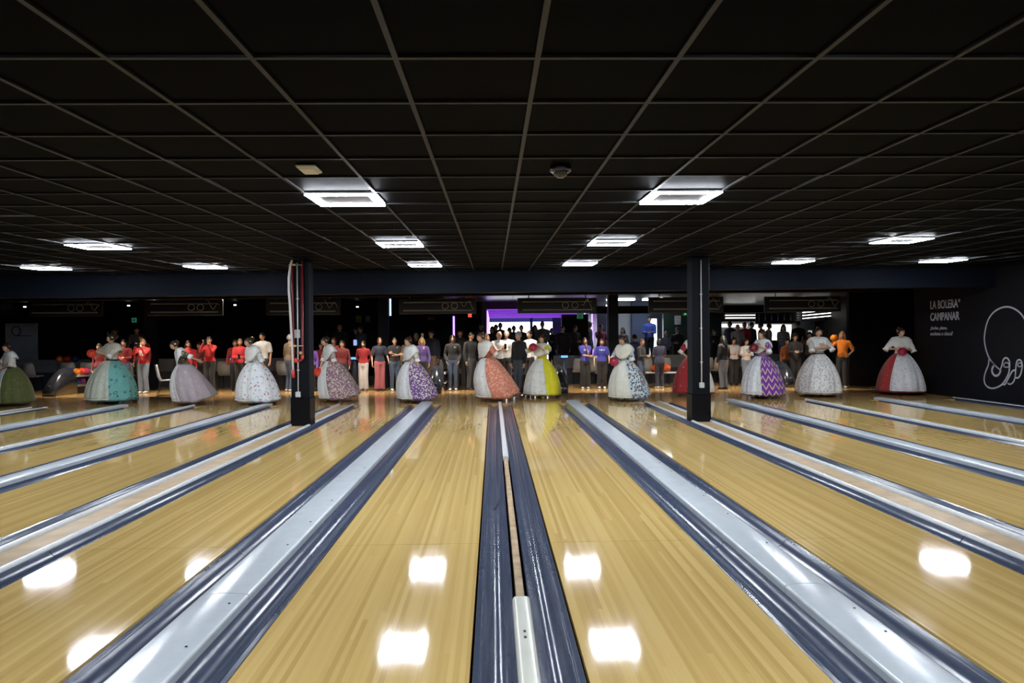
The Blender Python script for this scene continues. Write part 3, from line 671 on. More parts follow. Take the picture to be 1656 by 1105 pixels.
def person(hx, hy, Y, fz, face, top, bottom, hair, pose='stand', label='', sleeve=1.0, shoes=None, wide=0.0, female=True, skin=0, head=(0, 0), lean=0, hmax=1.88, print_=None, phone=None, group=None, cat='person'):
    p = at(hx, hy, Y); h = min(hmax, max(1.42, p.z - fz)); 
    th = -math.radians(face); hk, hcol = hair
    f = Fig(h, female, lean, 0, POSES[pose], head)
    off = Matrix.Rotation(th, 3, 'Z') @ f.headc; off.z = 0
    r = empty('person', (p.x - off.x, Y - off.y, fz), th, label, cat, group)
    f.body(r, SKINS[skin])
    tm_ = fabric(top, prnt=print_) if isinstance(top, tuple) else top
    f.top(r, tm_, sleeve); f.trousers(r, fabric(bottom), wide); f.shoes(r, shoes or SHOEB); f.hair(r, HAIRS.get(hcol) or fabric(hcol), hk)
    if phone:
        sd = phone[0]; q = M(); q.box((0, 0, 0), phone[2], bev=.006)
        c = (f.wr[-1] + f.wr[1]) / 2 + Vector((0, -.05, .06)) if sd == 0 else f.wr[sd] + f.hd[sd] * .08 + Vector((0, -.03, .02))
        o = q.build('tablet' if phone[2][2] > .18 else 'photo_camera' if phone[2][1] > .05 else 'phone', phone[1]); o.matrix_world = Matrix.Translation(r.location) @ Matrix.Rotation(th, 4, 'Z') @ Matrix.Translation(c)
        tag(o, phone[3], 'tablet' if phone[2][2] > .18 else 'camera' if phone[2][1] > .05 else 'phone')
    return r, f

# ---- bowling balls
def ball_mesh(col):
    q = M(); q.ell((0, 0, 0), (.108,) * 3, 24, 16); return q.mesh('ball_shell', plain('ball_gloss', col, .12, var=.25, vs_=14, coat=.6))
hm_ = M(); hm_.lathe([(.013, -.004), (.013, .0015), (.010, .0015)], 10); HOLE = hm_.mesh('finger_hole', BLACK)
BALLS = {}
def ball(loc, col, label, group=None, turn=(.6, 0, 0), scale=1.0):
    r = empty('bowling_ball', loc, 0, label, 'bowling ball', group); r.rotation_euler = turn; r.scale = (scale,) * 3
    if col not in BALLS: BALLS[col] = ball_mesh(col)
    inst('shell', BALLS[col], r)
    for a, b in ((.0, .22), (.35, .22), (.18, -.12)):
        d = Vector((math.sin(a - .18), math.sin(b), 1)).normalized(); inst('finger_hole', HOLE, r, d * .107, d.to_track_quat('Z', 'Y').to_euler())
    return r
RED, CRIM, ORNG, PURP, BLUE, PINK, GRN, TEAL, WINE = (.75, .06, .03), (.42, .015, .06), (.80, .20, .01), (.20, .02, .14), (.03, .05, .25), (.55, .05, .16), (.15, .65, .05), (.02, .22, .20), (.17, .01, .02)

# ---- women in Valencian festival dress
SILVER = ((.58, .60, .62), (('speck', (.86, .86, .84), 60, .25), ('flower', (.42, .44, .46), 16, .25)))
def dress(px, py, htop, face, skirt, apron, shawl, bodice, label, hands, lean=0, head=(0, 0), hem=.51, tilt=0.0, trail=0.0, apang=42, belt=None, ruffle=(.75, .75, .74), shoe=None, sleeve=.45, haircol='dark', skin=0, ballpx=None, cuff=True):
    br = lambda fb: (tuple(min(.86, c_ * 1.28) for c_ in fb[0]), tuple((k_, tuple(min(.9, c_ * 1.28) for c_ in cc_), a_, b_) for k_, cc_, a_, b_ in fb[1])) if isinstance(fb[0], tuple) else tuple(min(.86, c_ * 1.28) for c_ in fb)
    skirt, bodice = br(skirt), br(bodice); apron = br(apron) if apron else apron; shawl = br(shawl) if shawl else shawl; ruffle = br(ruffle)
    g = ground(px, py); Y = g.y; p = at(px, htop, Y); th = -math.radians(face)
    up = math.cos(math.radians(lean)); h = p.z / (.95 + .75 * up) * 1.70 if lean else p.z; h = max(1.5, min(1.78, h))
    hands = dict(hands or {})
    if ballpx:
        bx, by, dY, bcol, bl, sides = ballpx; bw = at(bx, by, Y + dY); lb = Matrix.Rotation(-th, 3, 'Z') @ (bw - Vector((g.x, g.y, 0)))
        f0 = Fig(h, True, lean)
        for sd in sides:
            d0 = (lb + Vector((sd * .07 * (len(sides) - 1), 0, -.06)) - f0.sh[sd]).normalized()
            hands[sd] = lb + Vector((sd * .085 * (len(sides) - 1), 0, -.07 if len(sides) < 2 else -.03)) - d0 * .13
        ball(bw, bcol, bl, None, (.9, .3, .2))
    f = Fig(h, True, lean, 0, hands, head, stance=.08, elbow=(.9, .35, -.4)); s = f.s
    r = empty('person', (g.x, g.y, 0), th, label, 'person')
    f.body(r, SKINS[skin], .8, .019)
    bm_ = bodice if not isinstance(bodice[0], float) else fabric(bodice)
    if isinstance(bodice[0], tuple): bm_ = fabric(bodice[0], bodice[1])
    f.top(r, bm_, sleeve, 'bodice', .006, 2, .012)
    # sleeve ruffles at the elbow
    if cuff:
        rf = fabric(ruffle)
        for sd in (-1, 1):
            S, E, W = f.sh[sd], f.el[sd], f.wr[sd]; e0 = S.lerp(E, min(1, sleeve * 2) - .06); d = (E - S).normalized()
            q = M(); q.loft([e0, e0 + d * .05 * s, e0 + d * .095 * s], [.055 * s, .064 * s, .074 * s], 12, dome=False); q.build('ruffle', rf, r)
    # skirt: a gathered bell that can swing back behind the figure
    sm = fabric(skirt[0], skirt[1]) ; n = 56; K = 16; waist = f.bend((0, .01, 1.045)); rows = []; zb = .075 * s
    def prof(t): return .135 + (hem - .135) * (1 - (1 - t) ** 2.1) ** .80
    def sk(t, ang, off=0.0):
        fold = 1 + .045 * t * math.sin(9 * ang + .6) + .022 * (t + .3) * math.sin(19 * ang + 2)
        R_ = (prof(t) * fold + off) * s; x, y = R_ * math.sin(ang) * 1.0, -R_ * math.cos(ang) * .97
        cyy = waist.y * (1 - t) + trail * s * t ** 1.4; z = waist.z * (1 - t) + zb * t + tilt * s * t * t * max(0, (y / s + .1))
        return (x + waist.x * (1 - t), y + cyy, z)
    for i in range(K + 1): rows.append([sk(i / K, 2 * PI * j / n) for j in range(n)])
    rows.append([(x * .96, cy2 * .96, z + .03 * s) for x, cy2, z in rows[-1]])
    q = M(); q.rings(rows, 0, True, True); q.build('skirt', sm, r)
    if apron:
        am = fabric(apron[0], apron[1]); A0 = math.radians(apang); na = 20; outer, inner = [], []
        for i in range(15):
            t = .0 + i / 14 * .95; aa = A0 * (.8 + .2 * t)
            outer.append([sk(t, -aa + 2 * aa * j / na, .020) for j in range(na + 1)]); inner.append([sk(t, -aa + 2 * aa * j / na, .006) for j in range(na + 1)])
        q = M(); R2 = [o_ + i_[::-1] for o_, i_ in zip(outer, inner)]; q.rings(R2, 0, True, True); ao = q.build('apron', am, r)
        q = M()          # lace edging along the apron border
        for j in (0, na): q.tube([Vector(rw[j]) for rw in outer], .012 * s, 5)
        q.tube([Vector(p_) for p_ in outer[-1]], .014 * s, 5); q.build('lace_edge', fabric((.70, .69, .64)), ao)
    if belt:
        q = M(); q.loft([f.bend((0, .01, 1.03)), f.bend((0, .01, 1.075))], [(.150 * s, .118 * s)] * 2, 18, dome=False); q.build('sash', fabric(belt), r)
    # shawl over the shoulders, pointed in front
    if shawl:
        rows = []; n = 32
        for t in [i / 7 for i in range(8)]:
            row = []
            for j in range(n):
                a = 2 * PI * j / n; fr = max(0, -math.sin(a)); bk = max(0, math.sin(a)); sdn = abs(math.cos(a))
                rx = .058 + .217 * min(1, t * 1.35) ** .8; ry = .062 + .112 * t ** .55
                zs = 1.478 - .03 * min(1, t / .45) - .16 * max(0, t - .45) / .55; zf = 1.455 - .34 * t; zb2 = 1.478 - .26 * t ** 1.3
                wf, wb = fr ** 2, bk ** 2; z = zf * wf + zb2 * wb + zs * max(0, 1 - wf - wb)
                row.append(f.bend((rx * math.cos(a), .012 + ry * math.sin(a), z)))
            rows.append(row)
        q = M(); q.rings(rows, 0, False, True); so = q.build('shawl', fabric(shawl[0], shawl[1]), r)
        md = so.modifiers.new('thick', 'SOLIDIFY'); md.thickness = .012; md.offset = 0
        PENDING.append((so, None, fabric(shawl[0], shawl[1])))
    # heeled shoes
    f.shoes(r, shoe or plain('dress_shoe', (.35, .22, .15), .4))
    # hair parted to coils over the ears and a bun, with gilt combs
    hr = f.hair(r, HAIRS[haircol], 'short'); c, R = f.headc, f.HR
    for sd in (-1, 1):
        q = M(); cc = c + R @ Vector((sd * .084 * s, .012 * s, -.008 * s))
        for k, (ra, th_) in enumerate(((.030, .014), (.012, .012))):
            q.loft([cc + R @ Vector((sd * .006 * k, ra * s * math.cos(a_), ra * s * math.sin(a_))) for a_ in [2 * PI * i / 12 for i in range(13)]], [th_ * s] * 13, 7, side=R @ Vector((1, 0, 0)), dome=False)
        q.build('hair_coil', HAIRS[haircol], r)
        q = M(); q.loft([cc + R @ Vector((sd * .016 * s, .0, .02 * s)), cc + R @ Vector((sd * .018 * s, .008 * s, .045 * s))], [(.02 * s, .003 * s), (.028 * s, .003 * s)], 8, side=R @ Vector((0, 1, 0))); q.build('side_comb', GOLD, r)
        q = M(); q.ell(c + R @ Vector((sd * .072 * s, -.03 * s, -.06 * s)), (.008 * s, .008 * s, .022 * s), 8, 6); q.build('earring', GOLD, r)
    q = M(); bc = c + R @ Vector((0, .098 * s, .045 * s)); q.ell(bc, (.05 * s, .042 * s, .055 * s), 12, 8); q.build('hair_bun', HAIRS[haircol], r)
    q = M(); a = bc + R @ Vector((0, -.035 * s, .03 * s)); q.loft([a, a + R @ Vector((0, .012 * s, .03 * s)), a + R @ Vector((0, .022 * s, .055 * s))], [(.025 * s, .004 * s), (.04 * s, .004 * s), (.03 * s, .004 * s)], 12, side=R @ Vector((1, 0, 0))); q.build('comb', GOLD, r)
    q = M()
    q.loft([f.bend((.062 * math.cos(a_), .005 + .07 * math.sin(a_), 1.435 + .012 * math.sin(a_))) for a_ in [2 * PI * i / 14 for i in range(15)]], [.006 * s] * 15, 6, side=(0, 0, 1), dome=False); q.build('necklace', GOLD, r)
    return r, f
WHT = (.74, .74, .72)
V = Vector
# ------------------------------------------------------------------ the back hall
BACKY = 27.0
sbox('wall_back', XL, -.45, BACKY, BACKY + .2, .30, 3.0, DARK)                 # dark back wall
WHITEW = plain('white_wall', (.70, .74, .80), .7); BLUEW = plain('blue_wall', (.20, .24, .34), .6)
# corridor with violet light frames, glazed end
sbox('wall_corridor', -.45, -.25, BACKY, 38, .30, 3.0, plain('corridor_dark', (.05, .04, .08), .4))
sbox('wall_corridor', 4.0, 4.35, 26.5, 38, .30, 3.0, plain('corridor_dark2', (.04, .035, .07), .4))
sbox('wall_end', -3, 6.0, 38.6, 38.8, .30, 3.0, plain('outside_wall', (.4, .42, .5), .7))
DAY = plain('daylight', (1, 1, 1), .5, emit=(.92, .95, 1.0), es=5.0)
r = empty('window_1', (0, 38.4, 0), 0, kind='structure')
sbox('daylight_pane', -.25, 2.05, 38.40, 38.44, .40, 2.42, DAY, r); sbox('daylight_pane', 2.20, 3.30, 38.40, 38.44, .40, 2.42, DAY, r)
FR = plain('mullion', (.05, .06, .12), .4)
for x0, x1 in ((-.45, -.25), (2.05, 2.2), (3.30, 3.9)): sbox('mullion', x0, x1, 38.3, 38.42, .30, 2.9, FR, r)
sbox('transom', -.45, 3.9, 38.3, 38.45, 2.42, 2.85, plain('blue_blind', (.12, .16, .42), .5, emit=(.16, .2, .7), es=.12), r)
VIO = plain('violet_led', (.5, .2, .9), .4, emit=(.33, .06, .9), es=.8); VIO2 = plain('lilac_led', (.7, .6, .95), .4, emit=(.42, .25, 1.0), es=2.6)
for k, y in enumerate((27.4, 29.6, 32.0, 34.6, 37.2)):
    r = empty('light_arch', (0, y, 0), 0, ('violet LED arch at the corridor mouth', 'second violet LED arch behind the corridor mouth', 'violet LED arch halfway down the corridor', 'violet LED arch one short of the corridor window', 'violet LED arch right before the corridor window')[k], 'light', 'violet corridor arches')
    sbox('side_strip', -.24, -.19, y, y + .05, .30, 2.62, VIO2, r); sbox('side_strip', 3.92, 3.97, y, y + .05, .30, 2.62, VIO2, r); sbox('top_strip', -.24, 3.97, y, y + .05, 2.62, 2.68, VIO, r)
    sbox('top_frame', -.3, 4.0, y - .05, y + .10, 2.68, 2.95, plain('arch_frame', (.20, .08, .34), .5), r)
# dark wall and fins to the right of the corridor
sbox('wall_pier', 2.45, 3.40, 24.6, 24.8, .30, 2.36, DARK)
for x, y in ((3.55, 26.4),): 
    tag(sbox('light_fin', x, x + .05, y, y + .05, .9, 2.4, VIO2), 'slim lilac light fin beside the corridor mouth', 'light')
# white-lit room to the right
sbox('wall_room', 4.35, 9.0, 33.0, 33.2, .30, 3.0, BLUEW); sbox('wall_room', 8.8, 9.0, 28, 33.0, .30, 3.0, WHITEW); sbox('wall_room', 4.95, 5.5, 27.5, 27.7, .30, 2.95, WHITEW)
RL = plain('room_led', (1, 1, 1), .5, emit=(.85, .92, 1.0), es=9.0)
for i, (x, y, l_) in enumerate(((4.75, 25.6, 'white panel light over the capped man in the lit room'), (6.1, 25.6, 'white panel light over the man in the blue jersey'), (4.9, 30.6, 'white panel light deep in the lit room'))):
    tag(sbox('ceiling_panel_light', x - .5, x + .5, y - .2, y + .2, 2.90, 2.945, RL), l_, 'light', 'panel lights of the back room')
q = M(); q.box((4.75, 32.93, 1.35), (.8, .05, 1.6)); dw = q.build('window_2', DAY); dw['kind'] = 'structure'
sbox('wall_room', 5.5, 6.2, 27.2, 27.4, .30, 2.95, plain('slate_blue_wall', (.14, .18, .30), .5))
q = M(); q.box((6.34, 27.2, 1.3), (.26, .05, 1.9)); dw = q.build('door_1', DAY); dw['kind'] = 'structure'
sbox('wall_pier', 6.55, 8.8, 26.4, 26.6, .30, 2.95, plain('dark_green_wall', (.01, .03, .022), .5))
sbox('wall_lintel', 3.4, 10.2, 24.0, 24.25, 2.36, 2.62, DARK)
# bar with its light bars and menu board
sbox('wall_bar', 9.8, 17.5, 31.0, 31.2, .30, 3.0, plain('bar_back', (.30, .31, .33), .6))
BARL = plain('bar_led', (1, 1, 1), .4, emit=(1.0, .97, .92), es=5.0)
br = empty('light_bars', (10.8, 29.93, 0), 0, 'three stacked white light bars beside the menu board, corridor side', 'light')
for z in (2.58, 2.46, 2.34): q = M(); q.box((0, 0, z), (1.3, .04, .032)); q.build('light_bar', BARL, br)
br = empty('light_bars', (14, 29.7, 0), 0, 'three stacked white light bars beside the menu board, far wall side', 'light')
for k, z in enumerate((2.60, 2.47, 2.34)):
    q = M(); q.tube([(-.55, 0, z - .05), (.6, -.2, z + .05)], .016, 6); q.build('light_bar', BARL, br)
sbox('wall_bar', 9.9, 11.5, 29.96, 30.1, 2.18, 2.75, DARK); sbox('wall_bar', 13.45, 14.7, 29.96, 30.1, 2.18, 2.75, DARK)
mb = empty('menu_board', (12.45, 29.9, 2.37), 0, 'dark menu board with small drink drawings above the bar', 'sign')
q = M(); q.box((0, 0, 0), (2.0, .06, .58)); q.build('board', plain('menu_dark', (.03, .028, .034), .5), mb)
MENU = plain('menu_print', (.85, .8, .7), .6)
for k in range(6):
    x = -.85 + .28 * k; q = M(); q.box((x, -.034, -.08), (.05, .008, .16)); q.box((x, -.034, .07), (.022, .008, .12)); q.build('drink_drawing', MENU, mb)
q = M()
for k in range(4): q.box((.86, -.034, .18 - .11 * k), (.09 + .02 * (k % 2), .008, .05))
q.build('emblem', plain('menu_white', (.6, .6, .6), .6), mb)
tag(sbox('back_bar_light', 11.6, 13.4, 30.7, 30.75, 1.35, 2.05, plain('back_bar_glow', (1, 1, 1), .4, emit=(1.0, .97, .90), es=1.6)), 'bright lit back panel of the bar below the menu board', 'light')
tag(sbox('bar_shelf_light', 10.1, 11.4, 30.7, 30.75, 1.95, 2.10, plain('shelf_glow', (1, 1, 1), .4, emit=(1.0, .97, .92), es=1.6)), 'bright shelf strip above the bar shelves', 'light')
ct = empty('bar_counter', (12.2, 29.0, .30), 0, 'dark bar counter under the menu board', 'counter')
q = M(); q.box((0, 0, .5), (4.2, .5, 1.0)); q.build('front', plain('counter_front', (.06, .05, .05), .5), ct); q = M(); q.box((0, 0, 1.03), (4.3, .62, .06), bev=.01); q.build('top', plain('counter_top', (.25, .25, .26), .3), ct)
q = M(); q.box((1.6, 0, 1.28), (.7, .4, .42), bev=.03); q.build('coffee_machine_body', plain('machine', (.5, .5, .52), .3, .6), ct)
# right dark panelling beyond the lettered wall
sbox('wall_right', 14.6, 14.8, 18.05, 31, -.30, 3.2, DARK); sbox('wall_panel', 11.3, 14.6, 18.05, 18.25, 0, 3.2, DARK)
wp = sbox('wall_panel', 10.75, 14.6, 20.6, 20.75, 0, 2.93, DARK2)
for i in range(5):
    q = M(); q.box((11.1 + .66 * i, 20.585, .95), (.65, .03, 1.88), bev=.004); q.build('panel', DARK2, wp)
# low partition between the approach and the raised hall
for x0, x1 in ((-17.4, -13.2), (-12.6, -8.4), (-7.9, -4.6), (-3.1, .1), (2.0, 3.4), (4.3, 6.8), (7.6, 10.6)):
    pr = empty('low_partition', ((x0 + x1) / 2, 23.1, 0), 0, 'grey panelled low partition at the edge of the raised hall', 'partition', 'low partitions of the raised hall')
    W = x1 - x0; q = M(); q.box((0, 0, .42), (W, .08, .84)); q.build('base', plain('partition_dark', (.06, .065, .075), .5), pr)
    k = max(1, round(W / 1.1))
    for i in range(k):
        q = M(); q.box((-W / 2 + W * (i + .5) / k, -.05, .72), (W / k - .02, .03, .42), bev=.008); q.build('panel', GREYP, pr)
# signs on dark walls
def sign(name, px, py, Y, wd, hg, mats, label, marks=()):
    p = at(px, py, Y); r = empty(name, p, 0, label, 'sign'); q = M(); q.box((0, 0, 0), (wd, .03, hg), bev=.004); q.build('plate', mats[0], r)
    for (x, z, a, b) in marks:
        q = M(); q.box((x * wd, -.018, z * hg), (a * wd, .006, b * hg)); q.build('symbol', mats[1], r)
    return r
EXITG = plain('exit_green', (.02, .12, .07), .5, emit=(.05, .35, .2), es=.25); PAPER = plain('sign_paper', (.5, .5, .5), .6)
sign('exit_sign', 938, 511, 24.583, .22, .20, (EXITG, PAPER), 'green exit sign on the dark pier beside the corridor', ((-.1, .05, .3, .12), (.1, -.1, .18, .5), (-.2, -.15, .12, .3)))
sign('exit_sign', 1108, 506, 26.383, .16, .22, (EXITG, plain('exit_lit', (.3, .8, .2), .5, emit=(.4, .9, .2), es=.8)), 'green lit exit sign by the plain conduit column', ((0, .2, .4, .2), (0, -.1, .3, .4)))
sign('exit_sign', 217, 518, 26.983, .18, .18, (EXITG, PAPER), 'dim green sign on the dark wall behind the grey T-shirt man', ((0, 0, .4, .3),))
sign('notice_sign', 1096, 518, 26.383, .24, .34, (PAPER, plain('print_grey', (.3, .3, .33), .6)), 'white paper notice on the dark green wall', ((0, .25, .7, .12), (0, -.05, .7, .05), (0, -.2, .7, .05)))
sign('warning_sign', 580, 516, 26.983, .21, .26, (plain('sign_yellow', (.32, .28, .02), .6), BLACK), 'yellow warning sign on the dark back wall', ((0, -.2, .6, .12),))
sign('toilet_sign', 595, 516, 26.983, .19, .26, (plain('sign_pinkgrey', (.16, .13, .14), .6), PAPER), 'greyish toilet sign next to the yellow sign', ((-.2, .05, .12, .6), (.2, .05, .12, .6)))
sign('fire_sign', 697, 515, 26.983, .28, .14, (plain('sign_dullred', (.09, .02, .015), .6), plain('dull_orange', (.2, .07, .04), .6)), 'dull red sign on the dark wall above the purple sweater', ((-.2, 0, .2, .4), (.15, 0, .3, .3)))
sign('fire_sign', 749, 515, 26.983, .26, .13, (plain('sign_dullred2', (.06, .015, .02), .6), plain('dull_red3', (.12, .03, .03), .6)), 'dim red sign under the lit counter display', ((-.2, 0, .2, .4), (.15, 0, .3, .3)))
sign('lit_display', 762, 510, 26.983, .30, .19, (BLACK, plain('red_led', (1, .1, .05), .5, emit=(1.0, .05, .03), es=5)), 'red lit display on the dark wall near the corridor', ((-.3, .2, .15, .3), (-.05, .2, .15, .3), (-.3, -.22, .15, .3), (-.05, -.22, .15, .3)))
p = at(733, 528, 26.6); tag(sbox('light_strip', p.x - .035, p.x + .035, 26.95, 26.999, 1.55, 2.40, VIO2), 'upright lilac light strip on the dark wall behind the black sweater', 'light')
tag(sbox('light_strip', -3.22, -3.17, 21.62, 21.68, 2.25, 2.78, plain('blue_led', (.6, .8, 1), .4, emit=(.45, .62, 1.0), es=1.6)), 'pale blue light strip on the rear column', 'light')
# poster panel with a letter Q
pp = empty('poster_panel', at(35, 545, 24.2), 0, 'grey standing panel with a dark ring logo like a Q', 'poster')
q = M(); q.box((0, 0, 0), (1.06, .06, 1.25)); q.build('panel', plain('poster_grey', (.40, .44, .54), .6, var=.12, vs_=3), pp)
q = M(); q.box((.1, .02, -.95), (.6, .06, .45)); q.build('lower_panel', plain('poster_grey2', (.20, .22, .27), .6), pp)
q = M(); q.loft([(-.16 + .145 * math.cos(a_), -.035, .36 + .16 * math.sin(a_)) for a_ in [2 * PI * i / 20 for i in range(21)]], [.016] * 21, 6, side=(0, 1, 0), dome=False); q.box((.12, -.035, .20), (.42, .01, .022)); q.build('ring_logo', plain('logo_ink', (.012, .014, .03), .6), pp)
q = M(); q.box((0, .01, -1.2), (.5, .3, .06)); q.build('foot', BLACK, pp); pp.location.z = 1.53
# ---- overhead monitor housings, seen from behind
def monitor(x0, x1, z0, z1, label, k):
    r = empty('monitor_housing', ((x0 + x1) / 2, 19.5, z0), 0, label, 'monitor', 'overhead scoring monitor housings'); W, Hh = x1 - x0, z1 - z0
    q = M(); q.box((0, .05, Hh / 2), (W, .07, Hh), bev=.01); q.build('casing', plain('casing_black', (.008, .008, .010), .5), r)
    fm = plain('frame_dim', (.24, .24, .25), .5)
    for z in (.22 * Hh, .74 * Hh): q = M(); q.box((0, -.02, z), (W * .88, .04, .035)); q.build('mount_rail', fm, r)
    for x in (-.36, .36): q = M(); q.tube([(x * W, .02, Hh), (x * W, .02, 2.93 - z0)], .02, 6); q.build('hanger', fm, r)
    cab = plain('cable_grey', (.5, .5, .46), .5); random.seed(k)
    for j in range(2):
        cx = W * (.1 + .12 * j); q = M()
        q.tube([(cx + .09 * math.cos(a_), -.06, Hh * .5 + .085 * math.sin(a_)) for a_ in [2 * PI * i / 14 for i in range(15)]], .008, 5); q.build('cable_coil', cab, r)
    q = M(); q.tube([(W * .3 + .06 * i, -.05, Hh * (.75 + .25 * math.sin(i * 1.3 + k)) - .02 * i) for i in range(7)], .007, 5); q.build('cable', cab, r)
for k, (x0, x1, l_) in enumerate(((-12.86, -10.85, 'above the black ball return by the poster'), (-9.62, -7.54, 'above the red sweaters'), (-6.34, -4.28, 'beyond the hose column'), (-2.64, -.47, 'above the purple sweater woman'), (.70, 2.94, 'in front of the violet corridor'), (4.42, 6.56, 'beyond the plain conduit column'), (7.75, 9.95, 'in front of the bar menu'))):
    monitor(x0, x1, 2.22, 2.66, 'black overhead monitor housing with cable coils, ' + l_, k)
# warm round downlights over the players' area, tucked behind the second beam
DOWN = plain('downlight_glow', (1, .9, .75), .4, emit=(1.0, .88, .73), es=5600.0)
n_ = 18; dr_ = M()          # surface-mounted black cylinder, open below, with the lens deep inside
dr_.rings([[(r_ * math.cos(2 * PI * k / n_), r_ * math.sin(2 * PI * k / n_), z_) for k in range(n_)] for r_, z_ in ((.066, 0), (.066, -.085), (.058, -.085), (.058, -.004))], 0, False, True); dr_me = dr_.mesh('can', BLACK)
dd_ = M(); dd_.lathe([(.055, -.002), (.055, -.009), (.045, -.011)], 18); dd_me = dd_.mesh('lens', DOWN)
for k in range(11):
    r = empty('downlight', (-11.6 + 2.05 * k, 19.74, 2.93), 0, 'warm cylinder downlight over the approach, hidden behind the dark beam', 'light', 'warm downlights behind the second beam')
    inst('can', dr_me, r); inst('lens', dd_me, r)
# recessed slim ceiling lamps over the approach
for px, py in ((24, 489), (122, 488), (222, 487), (585, 482), (687, 481), (415, 484), (345, 480), (1380, 473)):
    d = ray(px, py); t = (2.915 - CAMH) / d.z; p = Vector((0, 0, CAMH)) + d * t
    if p.y < 23: tag(sbox('slim_lamp', p.x - .14, p.x + .14, p.y - .04, p.y + .04, 2.90, 2.93, plain('slim_lamp', (.35, .35, .34), .4)), 'slim unlit ceiling lamp over the approach', 'lamp', 'slim unlit lamps over the approach')
for i, (px, py, Y) in enumerate(((40, 497, 26), (208, 495, 26), (380, 494, 26), (578, 497, 26))):
    p = at(px, py, Y); q = M(); q.lathe([(.05, .03), (.05, 0), (.035, -.01)], 12); tag(q.build('spot_lamp', plain('spot_glow', (1, 1, 1), .4, emit=(.9, .95, 1), es=3.0), None, p), ('tiny glowing spot lamp above the poster panel', 'tiny glowing spot lamp above the teal skirt', 'tiny glowing spot lamp above the white T-shirt man', 'tiny glowing spot lamp above the yellow sign')[i], 'lamp', 'tiny spot lamps in the dark hall'); 
    tag(sbox('spot_stem', p.x - .01, p.x + .01, p.y - .01, p.y + .01, p.z + .03, 2.98, BLACK), 'thin black stem holding a spot lamp', 'lamp stem', 'spot lamp stems')

# ---- ball returns
HOODM = plain('hood_black', (.022, .024, .032), .16, coat=.4); TRAY = plain('tray_grey', (.42, .40, .38), .35)
def ball_return(x, y, label, rot=0.0, balls_top=(), balls_low=(), near=''):
    r = empty('ball_return', (x, y, 0), rot, label, 'ball return', 'ball returns'); q = M(); rows = []
    for i in range(13):            # curved hood rising from the lane side to the back
        t = i / 12; yy = -.55 + 1.0 * t; zz = .18 + .60 * math.sin(min(1, t * 1.25) * PI / 2) ** .8 - (.06 * max(0, t - .8) / .2); wd = .17 + .04 * math.sin(min(1, t * 2) * PI / 2)
        rows.append([(-wd, yy, 0), (-wd, yy, zz * .55)] + [(-wd * math.cos(a), yy, zz * .55 + zz * .45 * math.sin(a)) for a in [PI * k / 10 for k in range(1, 10)]] + [(wd, yy, zz * .55), (wd, yy, 0)])
    q.rings(rows, 0, True, True); q.build('hood', HOODM, r)
    q = M(); q.ell((0, -.545, .24), (.07, .03, .07), 12, 8); q.build('front_vent', BLACK, r)
    q = M(); q.box((0, .95, .095), (.38, 1.0, .19), bev=.02); q.build('rack_base', plain('rack_dark', (.03, .03, .035), .4), r)
    for z in (.22, .50):
        q = M(); q.box((0, .95, z), (.48, 1.05, .035), bev=.012); tr = q.build('tray', TRAY, r)
        for sx in (-1, 1): q = M(); q.tube([(sx * .23, .43, z + .035), (sx * .23, 1.46, z + .035)], .014, 6); q.build('tray_rail', STEEL, tr)
    for sx in (-1, 1):
        q = M(); q.box((sx * .2, 1.4, .28), (.04, .05, .5)); q.build('post', BLACK, r)
    R = Matrix.Rotation(rot, 3, 'Z')
    for lst, z in ((balls_top, .51), (balls_low, .23)):
        for (dx, dy, col, nm) in lst:
            p = Vector((x, y, 0)) + R @ Vector((dx, dy, z + .108 + .01)); ball(p, col, nm + near, None, (random.uniform(-1, 1), random.uniform(-1, 1), 0))
    return r
ball_return(-12.30, 20.0, 'ball return with glossy black hood beside the teal dress', 0, ((.1, .60, ORNG, 'orange ball on the upper tray '), (.1, .83, RED, 'red ball on the upper tray '), (.1, 1.06, PINK, 'pinkish red ball on the upper tray '), (-.12, .7, BLUE, 'dark blue ball on the upper tray ')), ((.1, .84, PURP, 'purple ball on the lower tray '), (.1, .60, BLUE, 'dark blue ball on the lower tray ')), 'of the return by the teal dress')
ball_return(-1.62, 19.75, 'ball return with round black hood behind the purple floral dress')
ball_return(1.86, 19.35, 'ball return with black hood right behind the yellow dress')
ball_return(8.80, 20.75, 'ball return with grey hood behind the silver grey floral dress', 0, ((-.08, .83, ORNG, 'orange ball on the upper tray '), (-.08, .60, GRN, 'bright green ball on the upper tray '), (-.08, 1.06, PINK, 'pink ball on the upper tray ')), ((-.11, .62, TEAL, 'teal ball on the lower tray '), (-.11, .87, PINK, 'pink ball on the lower tray '), (.12, .60, (.25, .09, .03), 'brown ball on the lower tray ')), 'of the return by the bar')
# lit score consoles
def console(x, y, label, col=(.1, .25, 1.0)):
    r = empty('score_console', (x, y, 0), 0, label, 'console'); q = M(); q.loft([(0, 0, 0), (0, 0, .85)], [(.12, .08), (.05, .05)], 8, dome=False); q.build('stand', plain('console_grey', (.05, .07, .12), .4), r)
    q = M(); q.box((0, 0, .93), (.30, .16, .12), bev=.02); q.build('head', BLACKG, r); q = M(); q.box((0, -.085, .93), (.22, .01, .07)); q.build('screen', plain('console_blue', col, .4, emit=(.12, .35, 1.0), es=1.6), r); return r
console(-8.1, 21.9, 'blue lit score console between the red hoodie and white T-shirt'); console(2.25, 21.9, 'blue lit score console behind the yellow dress'); console(8.3, 22.2, 'blue lit score console near the bar'); console(-4.35, 21.9, 'blue lit score console by the purple hoodie')
